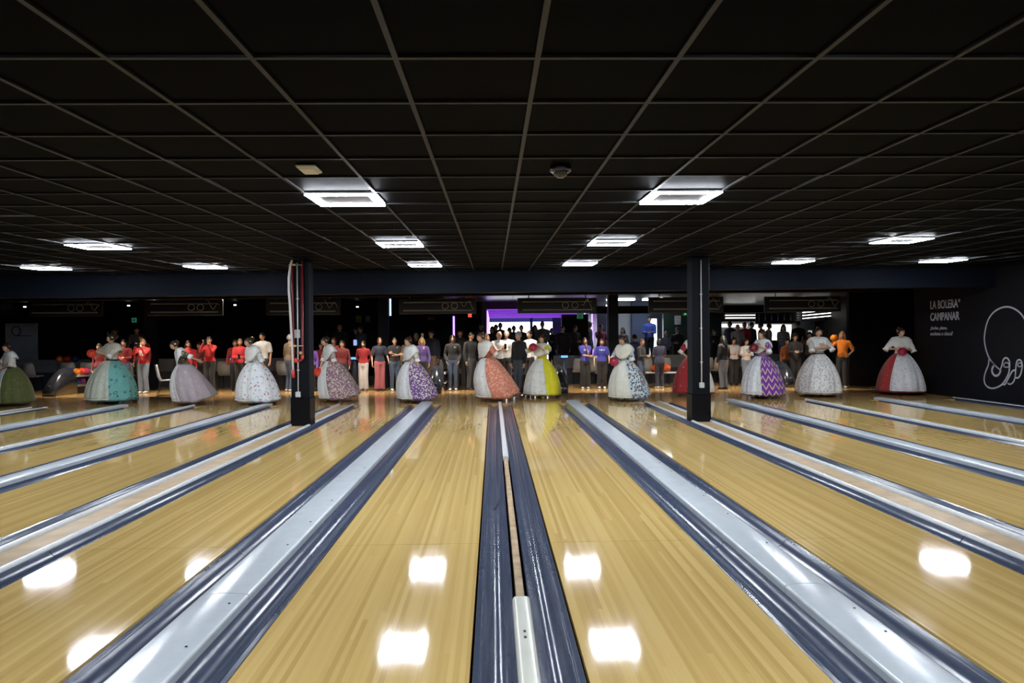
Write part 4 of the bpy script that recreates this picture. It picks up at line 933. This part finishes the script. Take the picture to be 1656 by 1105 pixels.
# moulded white seats with black sled legs
def seat_proto(loc, rz, label, grp=None):
    r = empty('moulded_chair', loc, rz, label, 'chair', grp)
    q = M(); q.rings([[(x, y, z) for x, y, z in ((-w_, y0, z0), (w_, y0, z0), (w_, y0 + .02, z0 - .03), (-w_, y0 + .02, z0 - .03))] for w_, y0, z0 in ((.20, -.26, .44), (.22, -.2, .45), (.22, .1, .43))], 0, True, True); q.build('seat', WHITE, r)
    q = M(); q.rings([[(-w_, y0, z0), (w_, y0, z0), (w_, y0 + .03, z0), (-w_, y0 + .03, z0)] for w_, y0, z0 in ((.21, .10, .42), (.22, .16, .55), (.21, .20, .75), (.17, .22, .86))], 0, True, True); q.build('backrest', WHITE, r)
    for sx in (-1, 1):
        q = M(); q.tube([(sx * .19, .12, .42), (sx * .19, .2, .02), (sx * .19, -.22, .02), (sx * .19, -.16, .43)], .012, 6); q.build('leg', BLACK, r)
    return r
p0 = seat_proto(ground(268, 640), 1.9, 'white moulded chair with black sled legs next to the taupe dress')
grp = 'white moulded seats before the low partition'
for x, y, rz in ((-15.2, 22.3, 3.0), (-14.6, 22.3, 3.1), (-13.3, 22.2, 3.2), (-12.7, 22.2, 3.1), (-12.1, 22.2, 3.0), (-11.5, 22.2, 3.1), (-8.5, 22.3, 3.1), (-7.9, 22.3, 3.2), (-6.6, 22.2, 2.9), (-5.8, 22.2, 3.2), (-1.8, 22.3, 3.1), (-1.2, 22.3, 3.1), (-.6, 22.3, 3.2), (1.3, 22.4, 3.1), (2.8, 22.4, 3.1), (3.3, 22.4, 3.1), (4.9, 22.3, 3.1), (5.5, 22.3, 3.1), (6.9, 22.4, 3.2), (7.4, 22.4, 3.0)):
    c = copy_tree(p0); c.location = (x, y, 0); c.rotation_euler.z = rz + PI * 0; c['label'] = 'white moulded seat before the low partition, ' + ('beyond the olive skirt' if x < -14 else 'behind the black ball return hood' if x < -11 else 'behind the red hoodies' if x < -7 else 'behind the hose column' if x < -5 else 'behind the woman in black sweater and jeans' if x < 0 else 'beside the blue T-shirts' if x < 4 else 'by the orange bag' if x < 6 else 'near the purple zigzag skirt'); c['group'] = grp
# small racks of balls on the partition ledge far left
for k, (c_, nm) in enumerate(((ORNG, 'orange'), (RED, 'red'), (BLUE, 'dark blue'))):
    ball((-14.15 + .26 * k, 22.95, .96 - .005), c_, nm + ' ball on the grey ledge beyond the black hood', None)
tag(sbox('ball_ledge', -14.6, -13.2, 22.8, 23.05, .80, .845, GREYP), 'grey ledge holding three balls beyond the black hood', 'shelf')
q = M(); q.ell((0, 0, .13), (.30, .16, .13), 16, 8); q.build('bag_body', plain('orange_bag', (.85, .10, .01), .45), None, (5.1, 20.9, .46)); ob = bpy.data.objects['bag_body']; ob.name = 'orange_bag'; tag(ob, 'bright orange bag on a bench by the plain conduit column', 'bag')
bn = empty('bench', (5.0, 20.95, 0), 0, 'white bench under the orange bag', 'bench'); q = M(); q.box((0, 0, .44), (1.7, .4, .04), bev=.01); q.build('seat', WHITE, bn)
for sx in (-1, 1): q = M(); q.box((sx * .7, 0, .21), (.05, .36, .42)); q.build('leg', BLACK, bn)
# ------------------------------------------------------------------ the women in festival dress
dress(20, 656, 558, 38, ((.075, .09, .022), (('flower', (.11, .12, .03), 14, .3),)), ((.52, .56, .62), (('speck', (.72, .74, .76), 50, .25),)), ((.66, .66, .64), (('speck', (.8, .8, .78), 50, .2),)), (.60, .58, .52),
      'woman in olive skirt with pale silver apron and white shawl', {-1: (-.02, -.24, 1.22), 1: (.10, -.25, 1.08)}, lean=10, head=(20, 5))
dress(182, 652, 540, 22, ((.13, .36, .33), (('flower', (.08, .26, .26), 9, .22), ('ring', (.035, .06, .07), 7, .05), ('speck', (.55, .45, .35), 14, .1))), ((.42, .46, .42), (('speck', (.85, .66, .32), 42, .34), ('flower', (.36, .44, .42), 9, .28))), ((.48, .45, .36), (('speck', (.75, .68, .5), 48, .3),)), (.45, .42, .34),
      'woman in teal ringed skirt with gold sequin apron, looking aside', {}, head=(-38, -5), hem=.56, belt=(.01, .012, .015), shoe=SHOEB, ballpx=(148, 572, -.22, RED, 'orange red ball held by the woman in the teal skirt', (-1, 1)))
dress(302, 655, 551, 62, ((.30, .25, .27), (('flower', (.38, .33, .33), 10, .22),)), ((.58, .59, .62), (('flower', (.68, .69, .70), 12, .3), ('speck', (.40, .38, .36), 30, .14))), ((.62, .61, .58), (('speck', (.78, .77, .74), 50, .25),)), ((.05, .05, .03), (('flower', (.35, .30, .18), 14, .3),)),
      'woman leaning forward in taupe grey skirt with silver apron', {-1: (-.12, -.18, .80), 1: (.20, .30, 1.02)}, lean=24, head=(5, 10), tilt=.30, trail=.22)
dress(415, 654, 546, 42, ((.60, .62, .63), (('flower', (.18, .22, .27), 13, .27), ('flower', (.42, .08, .07), 10, .2), ('speck', (.80, .80, .78), 50, .25))), ((.60, .62, .63), (('flower', (.25, .27, .30), 12, .24), ('flower', (.42, .09, .08), 7, .15), ('speck', (.82, .82, .8), 45, .3))), ((.64, .64, .61), (('speck', (.8, .8, .78), 50, .25),)), ((.55, .57, .57), (('flower', (.12, .15, .17), 14, .24),)),
      'woman in white skirt with small red and blue flowers', {-1: (-.16, -.16, .78), 1: (.22, .12, .84)}, lean=17, head=(-6, 4), trail=.08, hem=.53, tilt=.06)
dress(540, 650, 545, 58, ((.20, .10, .15), (('flower', (.46, .41, .31), 22, .45),)), ((.56, .57, .56), (('speck', (.8, .8, .78), 50, .28), ('flower', (.42, .42, .42), 14, .2))), ((.64, .63, .60), (('speck', (.8, .79, .75), 50, .25),)), ((.34, .29, .26), (('flower', (.16, .09, .11), 13, .28),)),
      'woman in mauve skirt with cream flowers and white sequin apron', {1: (.18, -.05, .80)}, lean=19, head=(4, 5), tilt=.20, trail=.17, ballpx=(514, 602, -.15, RED, 'red ball held low by the woman in the mauve skirt', (-1,)))
dress(668, 651, 545, 52, ((.115, .04, .19), (('flower', (.50, .46, .37), 24, .45),)), ((.58, .60, .62), (('speck', (.82, .82, .82), 48, .3), ('flower', (.40, .42, .45), 14, .22))), ((.66, .67, .66), (('speck', (.82, .82, .8), 50, .2),)), ((.50, .47, .38), (('flower', (.14, .06, .2), 13, .26),)),
      'woman in purple skirt with cream flowers and silver apron', {-1: (-.15, -.14, .92), 1: (.22, .04, .78)}, lean=11, head=(6, 3), tilt=.18, trail=.17)
dress(793, 649, 538, 60, ((.45, .15, .09), (('flower', (.58, .28, .20), 22, .42),)), ((.60, .59, .57), (('speck', (.78, .77, .74), 46, .26), ('flower', (.40, .38, .36), 12, .2))), ((.68, .66, .61), (('speck', (.8, .78, .72), 50, .2),)), (.43, .14, .085),
      'woman leaning forward in coral skirt with white lace apron', {-1: (-.10, -.16, 1.00), 1: (.14, -.06, 1.02)}, lean=22, head=(4, 0), tilt=.28, trail=.24, haircol='brown', ruffle=(.66, .6, .52))
dress(877, 643, 542, 40, ((.62, .56, .015), (('flower', (.52, .46, .02), 10, .2),)), ((.62, .63, .58), (('flower', (.46, .44, .30), 14, .25), ('speck', (.8, .8, .74), 46, .26))), ((.66, .65, .54), (('speck', (.8, .78, .66), 50, .2),)), (.60, .54, .03),
      'woman in bright yellow skirt with white gold apron', {}, head=(22, 0), hem=.50, apang=48, haircol='brown', ruffle=(.72, .72, .6), shoe=plain('yellow_shoe', (.6, .55, .02), .4), ballpx=(862, 562, -.20, CRIM, 'crimson ball held up by the woman in yellow', (-1, 1)))
dress(1013, 649, 543, 48, ((.42, .50, .53), (('flower', (.05, .06, .085), 18, .44), ('flower', (.17, .10, .08), 9, .3))), ((.52, .53, .46), (('speck', (.68, .67, .58), 50, .28),)), ((.56, .55, .46), (('speck', (.72, .7, .6), 50, .25),)), ((.40, .46, .48), (('flower', (.05, .05, .07), 13, .32),)),
      'woman in pale blue skirt with dark flowers and champagne apron', {1: (.20, -.02, .80)}, lean=13, head=(2, 14), tilt=.22, trail=.16, ballpx=(993, 585, -.10, CRIM, 'crimson ball held low by the woman in pale blue', (-1,)))
dress(1122, 640, 535, -12, ((.33, .02, .025), (('flower', (.55, .5, .48), 7, .14),)), ((.58, .55, .48), (('speck', (.75, .7, .6), 46, .28),)), ((.60, .58, .5), ()), (.30, .02, .025),
      'woman in red skirt with white flowers, half hidden by the column', {-1: (-.25, -.15, 1.0), 1: (.12, -.22, 1.05)}, head=(0, 0), hem=.52)
dress(1233, 644, 534, 68, ((.13, .02, .24), (('zigzag', (.50, .42, .24), 5.5, .24),)), ((.58, .60, .62), (('speck', (.8, .8, .8), 48, .28), ('flower', (.36, .38, .4), 14, .22))), ((.66, .66, .64), (('speck', (.8, .8, .78), 50, .2),)), ((.13, .02, .24), (('zigzag', (.50, .42, .24), 8, .24),)),
      'woman in purple skirt with gold zigzag pattern, seen from the side', {1: (.10, -.28, 1.08)}, head=(0, 0), hem=.50, shoe=SHOEB, ballpx=(1219, 563, -.12, WINE, 'dark red ball carried by the woman in purple zigzag', (-1, 1)), tilt=.04, trail=.04)
dress(1324, 641, 530, 4, ((.55, .54, .52), (('flower', (.34, .33, .33), 18, .42),)), ((.58, .57, .55), (('flower', (.36, .35, .35), 19, .42), ('speck', (.75, .74, .7), 46, .22))), ((.56, .57, .55), (('speck', (.75, .75, .72), 50, .28),)), (.42, .41, .38),
      'woman in silver grey flowered skirt with dark sash', {-1: (-.02, -.28, 1.22), 1: (.04, -.28, 1.25)}, head=(-4, 6), hem=.53, belt=(.01, .015, .012), shoe=plain('pale_shoe', (.5, .4, .36), .4))
dress(1457, 638, 530, 8, ((.26, .018, .02), (('flower', (.45, .28, .1), 12, .14),)), ((.50, .50, .52), (('speck', (.72, .72, .74), 50, .32), ('flower', (.38, .38, .42), 10, .22))), ((.56, .55, .50), (('speck', (.75, .73, .66), 50, .25),)), (.62, .60, .58),
      'woman in dark red skirt with silver apron by the lettered wall', {}, head=(26, 4), hem=.54, apang=50, shoe=plain('red_shoe', (.2, .03, .03), .4), ballpx=(1459, 569, -.26, CRIM, 'crimson ball held in both hands by the lettered wall', (-1, 1)))

# ------------------------------------------------------------------ the crowd
REDS, DRED, JEAN, LJEAN, BLK, NVY, ROY, GRYC, TAN, WTE = (.50, .015, .018), (.22, .010, .014), (.055, .085, .15), (.17, .21, .28), (.010, .010, .012), (.012, .015, .035), (.035, .035, .30), (.10, .11, .11), (.19, .13, .08), (.62, .62, .62)
PB, PW = (.075, .008, .15), (.075, .010, .15)
C = person
C(186, 531, 24.2, .3, 10, NVY, BLK, ('short', 'dark'), 'phone', 'dim man filming above the woman in the teal skirt', female=False, phone=(0, PHONE, PB, 'dark phone raised by the dim man above the teal skirt'))
C(221, 529, 24.0, .3, -30, GRYC, BLK, ('short', 'dark'), 'stand', 'dim man in grey green T-shirt before the dark column', .45, female=False)
C(160, 556, 20.3, 0, 10, DRED, BLK, ('long', 'dark'), 'stand', 'person in red sweater half hidden behind the teal skirt')
C(200, 549, 20.7, 0, -12, DRED, JEAN, ('long', 'dark'), 'hold', 'smiling woman in dark red sweater beside the teal skirt')
C(229, 541, 21.4, 0, 8, DRED, BLK, ('long', 'dark'), 'stand', 'long haired woman behind the person with the camera')
C(231, 549, 20.5, 0, 5, REDS, LJEAN, ('short', 'light'), 'phone', 'person in bright red hoodie and light jeans taking a photo', wide=.02, shoes=SHOEW, print_=((.75, .7, .68), .09, 1.08, 1.26, 0), phone=(0, PHONE, (.13, .07, .09), 'camera held up by the person in red hoodie and jeans'))
C(304, 551, 20.6, 0, -35, REDS, BLK, ('long', 'dark'), 'stand', 'girl with long dark hair in red behind the taupe skirt')
C(322, 554, 21.3, 0, 0, (.12, .006, .01), BLK, ('short', 'dark'), 'hold', 'dim person in dark red between two red sweaters')
C(338, 544, 20.6, 0, 2, REDS, BLK, ('short', 'dark'), 'phone', 'person in bright red hoodie and black trousers filming', wide=.01, phone=(0, PHONE, PB, 'phone held by the person in red hoodie and black trousers'))
C(380, 550, 21.2, 0, -20, DRED, BLK, ('short', 'brown'), 'stand', 'person in red sweater behind the white floral skirt, farther of two')
C(388, 548, 20.8, 0, -18, REDS, BLK, ('short', 'light'), 'hold', 'person in red sweater with a phone behind the white floral skirt', phone=(-1, PHONE, PB, 'black phone held at chest by the person in red'))
C(424, 538, 20.8, 0, 12, WTE, BLK, ('short', 'dark'), 'onephone', 'young man in white T-shirt filming beside the white floral skirt', .45, female=False, phone=(-1, PHONE, (.15, .01, .075), 'dark phone held sideways by the man in white T-shirt'))
C(469, 541, 20.7, 0, -140, TAN, JEAN, ('short', 'white'), 'stand', 'person in tan jacket and jeans half behind the hose column', shoes=SHOEW)
C(502, 556, 20.5, 0, 0, (.13, .06, .33), BLK, ('short', 'brown'), 'stand', 'person in purple hoodie beside the hose column')
C(519, 556, 21.6, 0, 0, DRED, BLK, ('short', 'dark'), 'stand', 'person in red mostly hidden behind the mauve skirt')
C(540, 546, 20.9, 0, 10, DRED, BLK, ('pony', 'dark'), 'stand', 'woman in dark red with tied hair behind the mauve skirt')
C(553, 551, 20.4, 0, -4, (.17, .012, .016), BLK, ('long', 'dark'), 'stand', 'woman in maroon fleece with long dark hair', print_=((.5, .35, .1), .025, 1.26, 1.31, .07))
C(549, 525, 24.6, .3, 0, BLK, BLK, ('bald', 'dark'), 'stand', 'tall dim bald man in black behind the maroon fleece', female=False)
C(575, 530, 25.4, .3, 10, BLK, BLK, ('short', 'black'), 'stand', 'dim man whose face shows beside a grey hood', female=False)
C(583, 528, 24.6, .3, 30, (.06, .065, .075), BLK, ('hood', (.05, .055, .065)), 'hold', 'hooded person in grey holding a lit screen', female=False, phone=(1, plain('phone_lit', (.5, .6, .9), .4, emit=(.35, .45, .9), es=1.0), (.15, .012, .2), 'lit tablet screen held by the hooded person'))
C(587, 551, 20.6, 0, 4, (.33, .012, .018), (.56, .55, .54), ('long', 'dark'), 'back', 'woman in red fleece and white trousers', wide=.035, shoes=plain('brown_shoe', (.2, .12, .08), .5), print_=((.6, .4, .1), .022, 1.24, 1.30, .07))
C(614, 546, 20.5, 0, -25, NVY, (.42, .12, .14), ('pony', 'brown'), 'gesture', 'woman in navy T-shirt and pink trousers', .45, wide=.03)
C(638, 546, 20.5, 0, -16, BLK, JEAN, ('short', 'black'), 'cross', 'person in black T-shirt and jeans with folded arms', .45, shoes=SHOEW, print_=((.5, .3, .2), .022, 1.26, 1.30, .07))
C(661, 544, 21.2, 0, 0, TAN, BLK, ('long', 'brown'), 'stand', 'brown haired woman behind the purple floral skirt')
C(673, 539, 22.4, 0, 5, BLK, BLK, ('short', 'grey'), 'stand', 'grey haired man in black behind the purple sweater', female=False)
C(682, 546, 20.5, 0, 6, (.09, .055, .21), BLK, ('bob', 'blonde'), 'stand', 'blonde woman in purple sweater', print_=((.75, .3, .35), .02, 1.22, 1.29, .07))
C(697, 534, 21.7, 0, 22, NVY, TAN, ('short', 'dark'), 'onephone', 'man in navy sweater lifting a white phone', female=False, phone=(-1, PHONEW, (.08, .012, .16), 'white phone lifted by the man in navy'))
C(732, 542, 20.4, 0, 0, BLK, JEAN, ('long', 'dark'), 'pockets', 'woman in black sweater, jeans and white trainers', shoes=SHOEW, print_=((.6, .5, .45), .025, 1.25, 1.29, .07))
C(744, 533, 21.6, 0, 0, BLK, BLK, ('short', 'dark'), 'cross', 'dim man with folded arms between two people in black', female=False)
C(762, 538, 20.5, 0, -45, BLK, (.05, .055, .07), ('short', 'dark'), 'stand', 'bearded man in black jacket and grey trousers', female=False)
C(787, 540, 20.5, 0, -30, (.025, .02, .09), BLK, ('bob', 'light'), 'stand', 'fair haired woman in navy behind the coral skirt')
C(807, 536, 19.7, 0, -28, WTE, BLK, ('bald', 'dark'), 'screen', 'bald man in white polo shirt looking at a phone', .45, female=False, skin=2, head=(0, 22), phone=(-1, PHONE, (.075, .012, .15), 'phone held by the bald man in white'))
C(819, 535, 20.2, 0, 8, (.52, .53, .54), (.03, .03, .04), ('short', 'grey'), 'stand', 'man in white polo shirt with a badge next to the bald man', .45, female=False, print_=((.1, .15, .3), .03, 1.24, 1.29, .08))
C(838, 536, 18.5, 0, 48, (.012, .013, .018), (.07, .085, .11), ('short', 'grey'), 'stand', 'man in black jacket, jeans and pale trainers beside the yellow skirt', female=False, shoes=plain('pale_trainer', (.68, .58, .54), .5), skin=2)
C(856, 535, 20.3, 0, 45, WTE, BLK, ('short', 'dark'), 'stand', 'dark haired man in white shirt behind the yellow skirt', female=False)
cor = [(778, 523, 26.0, 'dark clad man with blue lit face at the corridor mouth'), (796, 528, 25.2, 'dark spectator standing just behind the fair haired woman in navy'), (802, 525, 26.2, 'dark spectator deep in the corridor above the bald man'),
 (809, 522, 25.6, 'dark spectator at the corridor directly behind the bald man'), (824, 530, 25.2, 'dark bob haired spectator behind the man with a badge'), (831, 527, 26.4, 'dark spectator deep in the corridor above the badge man'),
 (843, 526, 24.1, 'dark spectator behind the man in black jacket and jeans'), (865, 526, 25.6, 'dark bob haired spectator beside the grey checked shirt'), (892, 531, 25.4, 'dark spectator by the corridor wall beyond the yellow skirt'),
 (910, 527, 23.7, 'dark spectator in front of the black pier by the corridor'), (930, 526, 24.2, 'dark bob haired spectator under the green exit sign')]
for i, (hx, hy, Y, l_) in enumerate(cor):
    C(hx, hy, Y, .3, random.uniform(-50, 50), ((.012, .012, .015), (.02, .016, .016), (.015, .018, .03))[i % 3], BLK, (('short', 'black'), ('bob', 'dark'), ('short', 'dark'))[i % 3], ('stand', 'hold', 'cross')[i % 3], l_, group='dark spectators in the violet corridor', female=i % 3 == 1)
C(877, 520, 25.0, .3, 15, (.10, .10, .11), BLK, ('short', 'dark'), 'hold', 'man in grey checked shirt standing tall at the corridor', female=False)
C(946, 546, 20.6, 0, -3, ROY, BLK, ('long', 'dark'), 'chin', 'woman in royal blue T-shirt with hand on chin', .45, wide=.03, shoes=SHOEW, print_=((.75, .75, .8), .07, 1.14, 1.18, 0))
C(973, 548, 20.6, 0, 2, ROY, BLK, ('short', 'dark'), 'gesture', 'person in royal blue T-shirt with open hand', .45, wide=.02, shoes=SHOEW, print_=((.75, .75, .8), .08, 1.14, 1.17, 0))
C(953, 520, 25.8, .3, -60, (.04, .045, .07), BLK, ('cap', (.25, .25, .26)), 'stand', 'capped man in dark jacket in the white lit room', female=False)
C(972, 525, 25.4, .3, -20, (.28, .04, .09), BLK, ('short', 'dark'), 'raise', 'person in pink maroon jacket in the white lit room')
C(1007, 530, 26.2, .3, 40, GRYC, BLK, ('long', 'dark'), 'stand', 'long haired woman in the white lit room')
C(1026, 541, 21.9, 0, 150, (.012, .02, .09), BLK, ('short', 'dark'), 'stand', 'person in dark blue hoodie turned away behind the pale blue skirt')
C(1038, 548, 20.6, 0, -50, (.018, .017, .022), JEAN, ('short', 'brown'), 'hold', 'older person in dark cardigan behind the pale blue skirt')
C(1066, 547, 20.5, 0, 165, (.014, .018, .05), (.016, .02, .04), ('bob', 'black'), 'hold', 'person in navy shirt walking away beside the orange bag', .45, shoes=SHOEW)
tag(sbox('step_block', 5.6, 6.5, 26.0, 26.8, .30, .55, DARK), 'dark step block in the doorway', 'step')
C(1050, 512, 26.3, .55, 8, (.05, .09, .42), BLK, ('short', 'dark'), 'hold', 'man in bright blue jersey standing in the doorway', female=False)
C(1077, 536, 24.0, .3, -20, (.20, .28, .50), BLK, ('short', 'white'), 'hold', 'person in blue and white with white hair at a table', hmax=1.6)
C(1095, 530, 24.5, .3, 20, BLK, BLK, ('short', 'dark'), 'hold', 'dim man in black by the white notice', female=False)
C(1155, 533, 24.0, .3, -10, BLK, BLK, ('short', 'dark'), 'cross', 'dim man with folded arms beyond the plain conduit column', female=False)
C(1169, 543, 19.9, 0, 150, BLK, LJEAN, ('long', 'black'), 'stand', 'long haired woman in black top and jeans, turned away')
C(1187, 546, 21.4, 0, 5, (.60, .58, .58), BLK, ('long', 'dark'), 'hold', 'woman in white T-shirt with dark scarf beside the purple zigzag skirt', .45, print_=((.25, .02, .06), .05, 1.18, 1.35, 0))
C(1207, 548, 21.2, 0, -4, (.62, .62, .62), LJEAN, ('long', 'dark'), 'hold', 'woman in plain white T-shirt beside the purple zigzag skirt', .45)
C(1180, 520, 27.0, .3, 60, (.015, .02, .05), BLK, ('short', 'black'), 'stand', 'man in navy standing sideways at the bar', female=False)
C(1193, 525, 25.2, .3, 0, (.45, .45, .46), (.4, .02, .02), ('short', 'grey'), 'hold', 'grey bearded man in white with red at the bar', female=False)
C(1204, 521, 26.0, .3, 30, (.45, .02, .025), BLK, ('cap', (.55, .03, .05)), 'hold', 'person in red with a red hat at the bar')
C(1216, 521, 27.5, .3, -30, (.12, .13, .14), BLK, ('short', 'black'), 'stand', 'person in grey with dark hair at the bar', female=False)
C(1230, 522, 26.5, .3, 120, BLK, BLK, ('short', 'black'), 'stand', 'dark silhouette before the bright back bar', female=False)
C(1244, 523, 27.6, .3, -80, (.6, .6, .6), GRYC, ('short', 'light'), 'stand', 'person in white before the bright back bar', female=False)
C(1267, 525, 24.6, .3, 3, (.30, .30, .31), JEAN, ('long', 'black'), 'hold', 'woman in grey hoodie carrying a tray at the bar')
p = at(1272, 546, 24.3); tag(sbox('tray', p.x - .2, p.x + .2, p.y - .12, p.y + .12, p.z - .012, p.z + .012, WHITE), 'white tray carried by the woman in grey hoodie', 'tray')
C(1290, 519, 25.0, .3, 170, BLK, BLK, ('short', 'black'), 'stand', 'dark haired man in black turned away at the bar', female=False)
C(1286, 540, 21.2, 0, 12, (.02, .02, .025), BLK, ('hood', (.012, .011, .012)), 'hold', 'woman in dark jacket behind the silver grey skirt')
C(1273, 548, 21.6, 0, 0, (.30, .07, .01), BLK, ('short', 'dark'), 'stand', 'person with orange sleeves near the bar consoles')
C(1309, 537, 22.4, 0, 30, TAN, BLK, ('bob', 'brown'), 'raise', 'brown haired woman waving behind the silver grey skirt', .45)
r_, f_ = C(1362, 536, 20.0, 0, 40, (.72, .20, .008), BLK, ('long', 'blonde'), 'raise', 'blonde woman in orange T-shirt and black trousers', .45, wide=.02, shoes=SHOEW)
ball(at(1349, 547, 19.72), ORNG, 'orange ball held by the blonde woman in orange')
finish_soft()
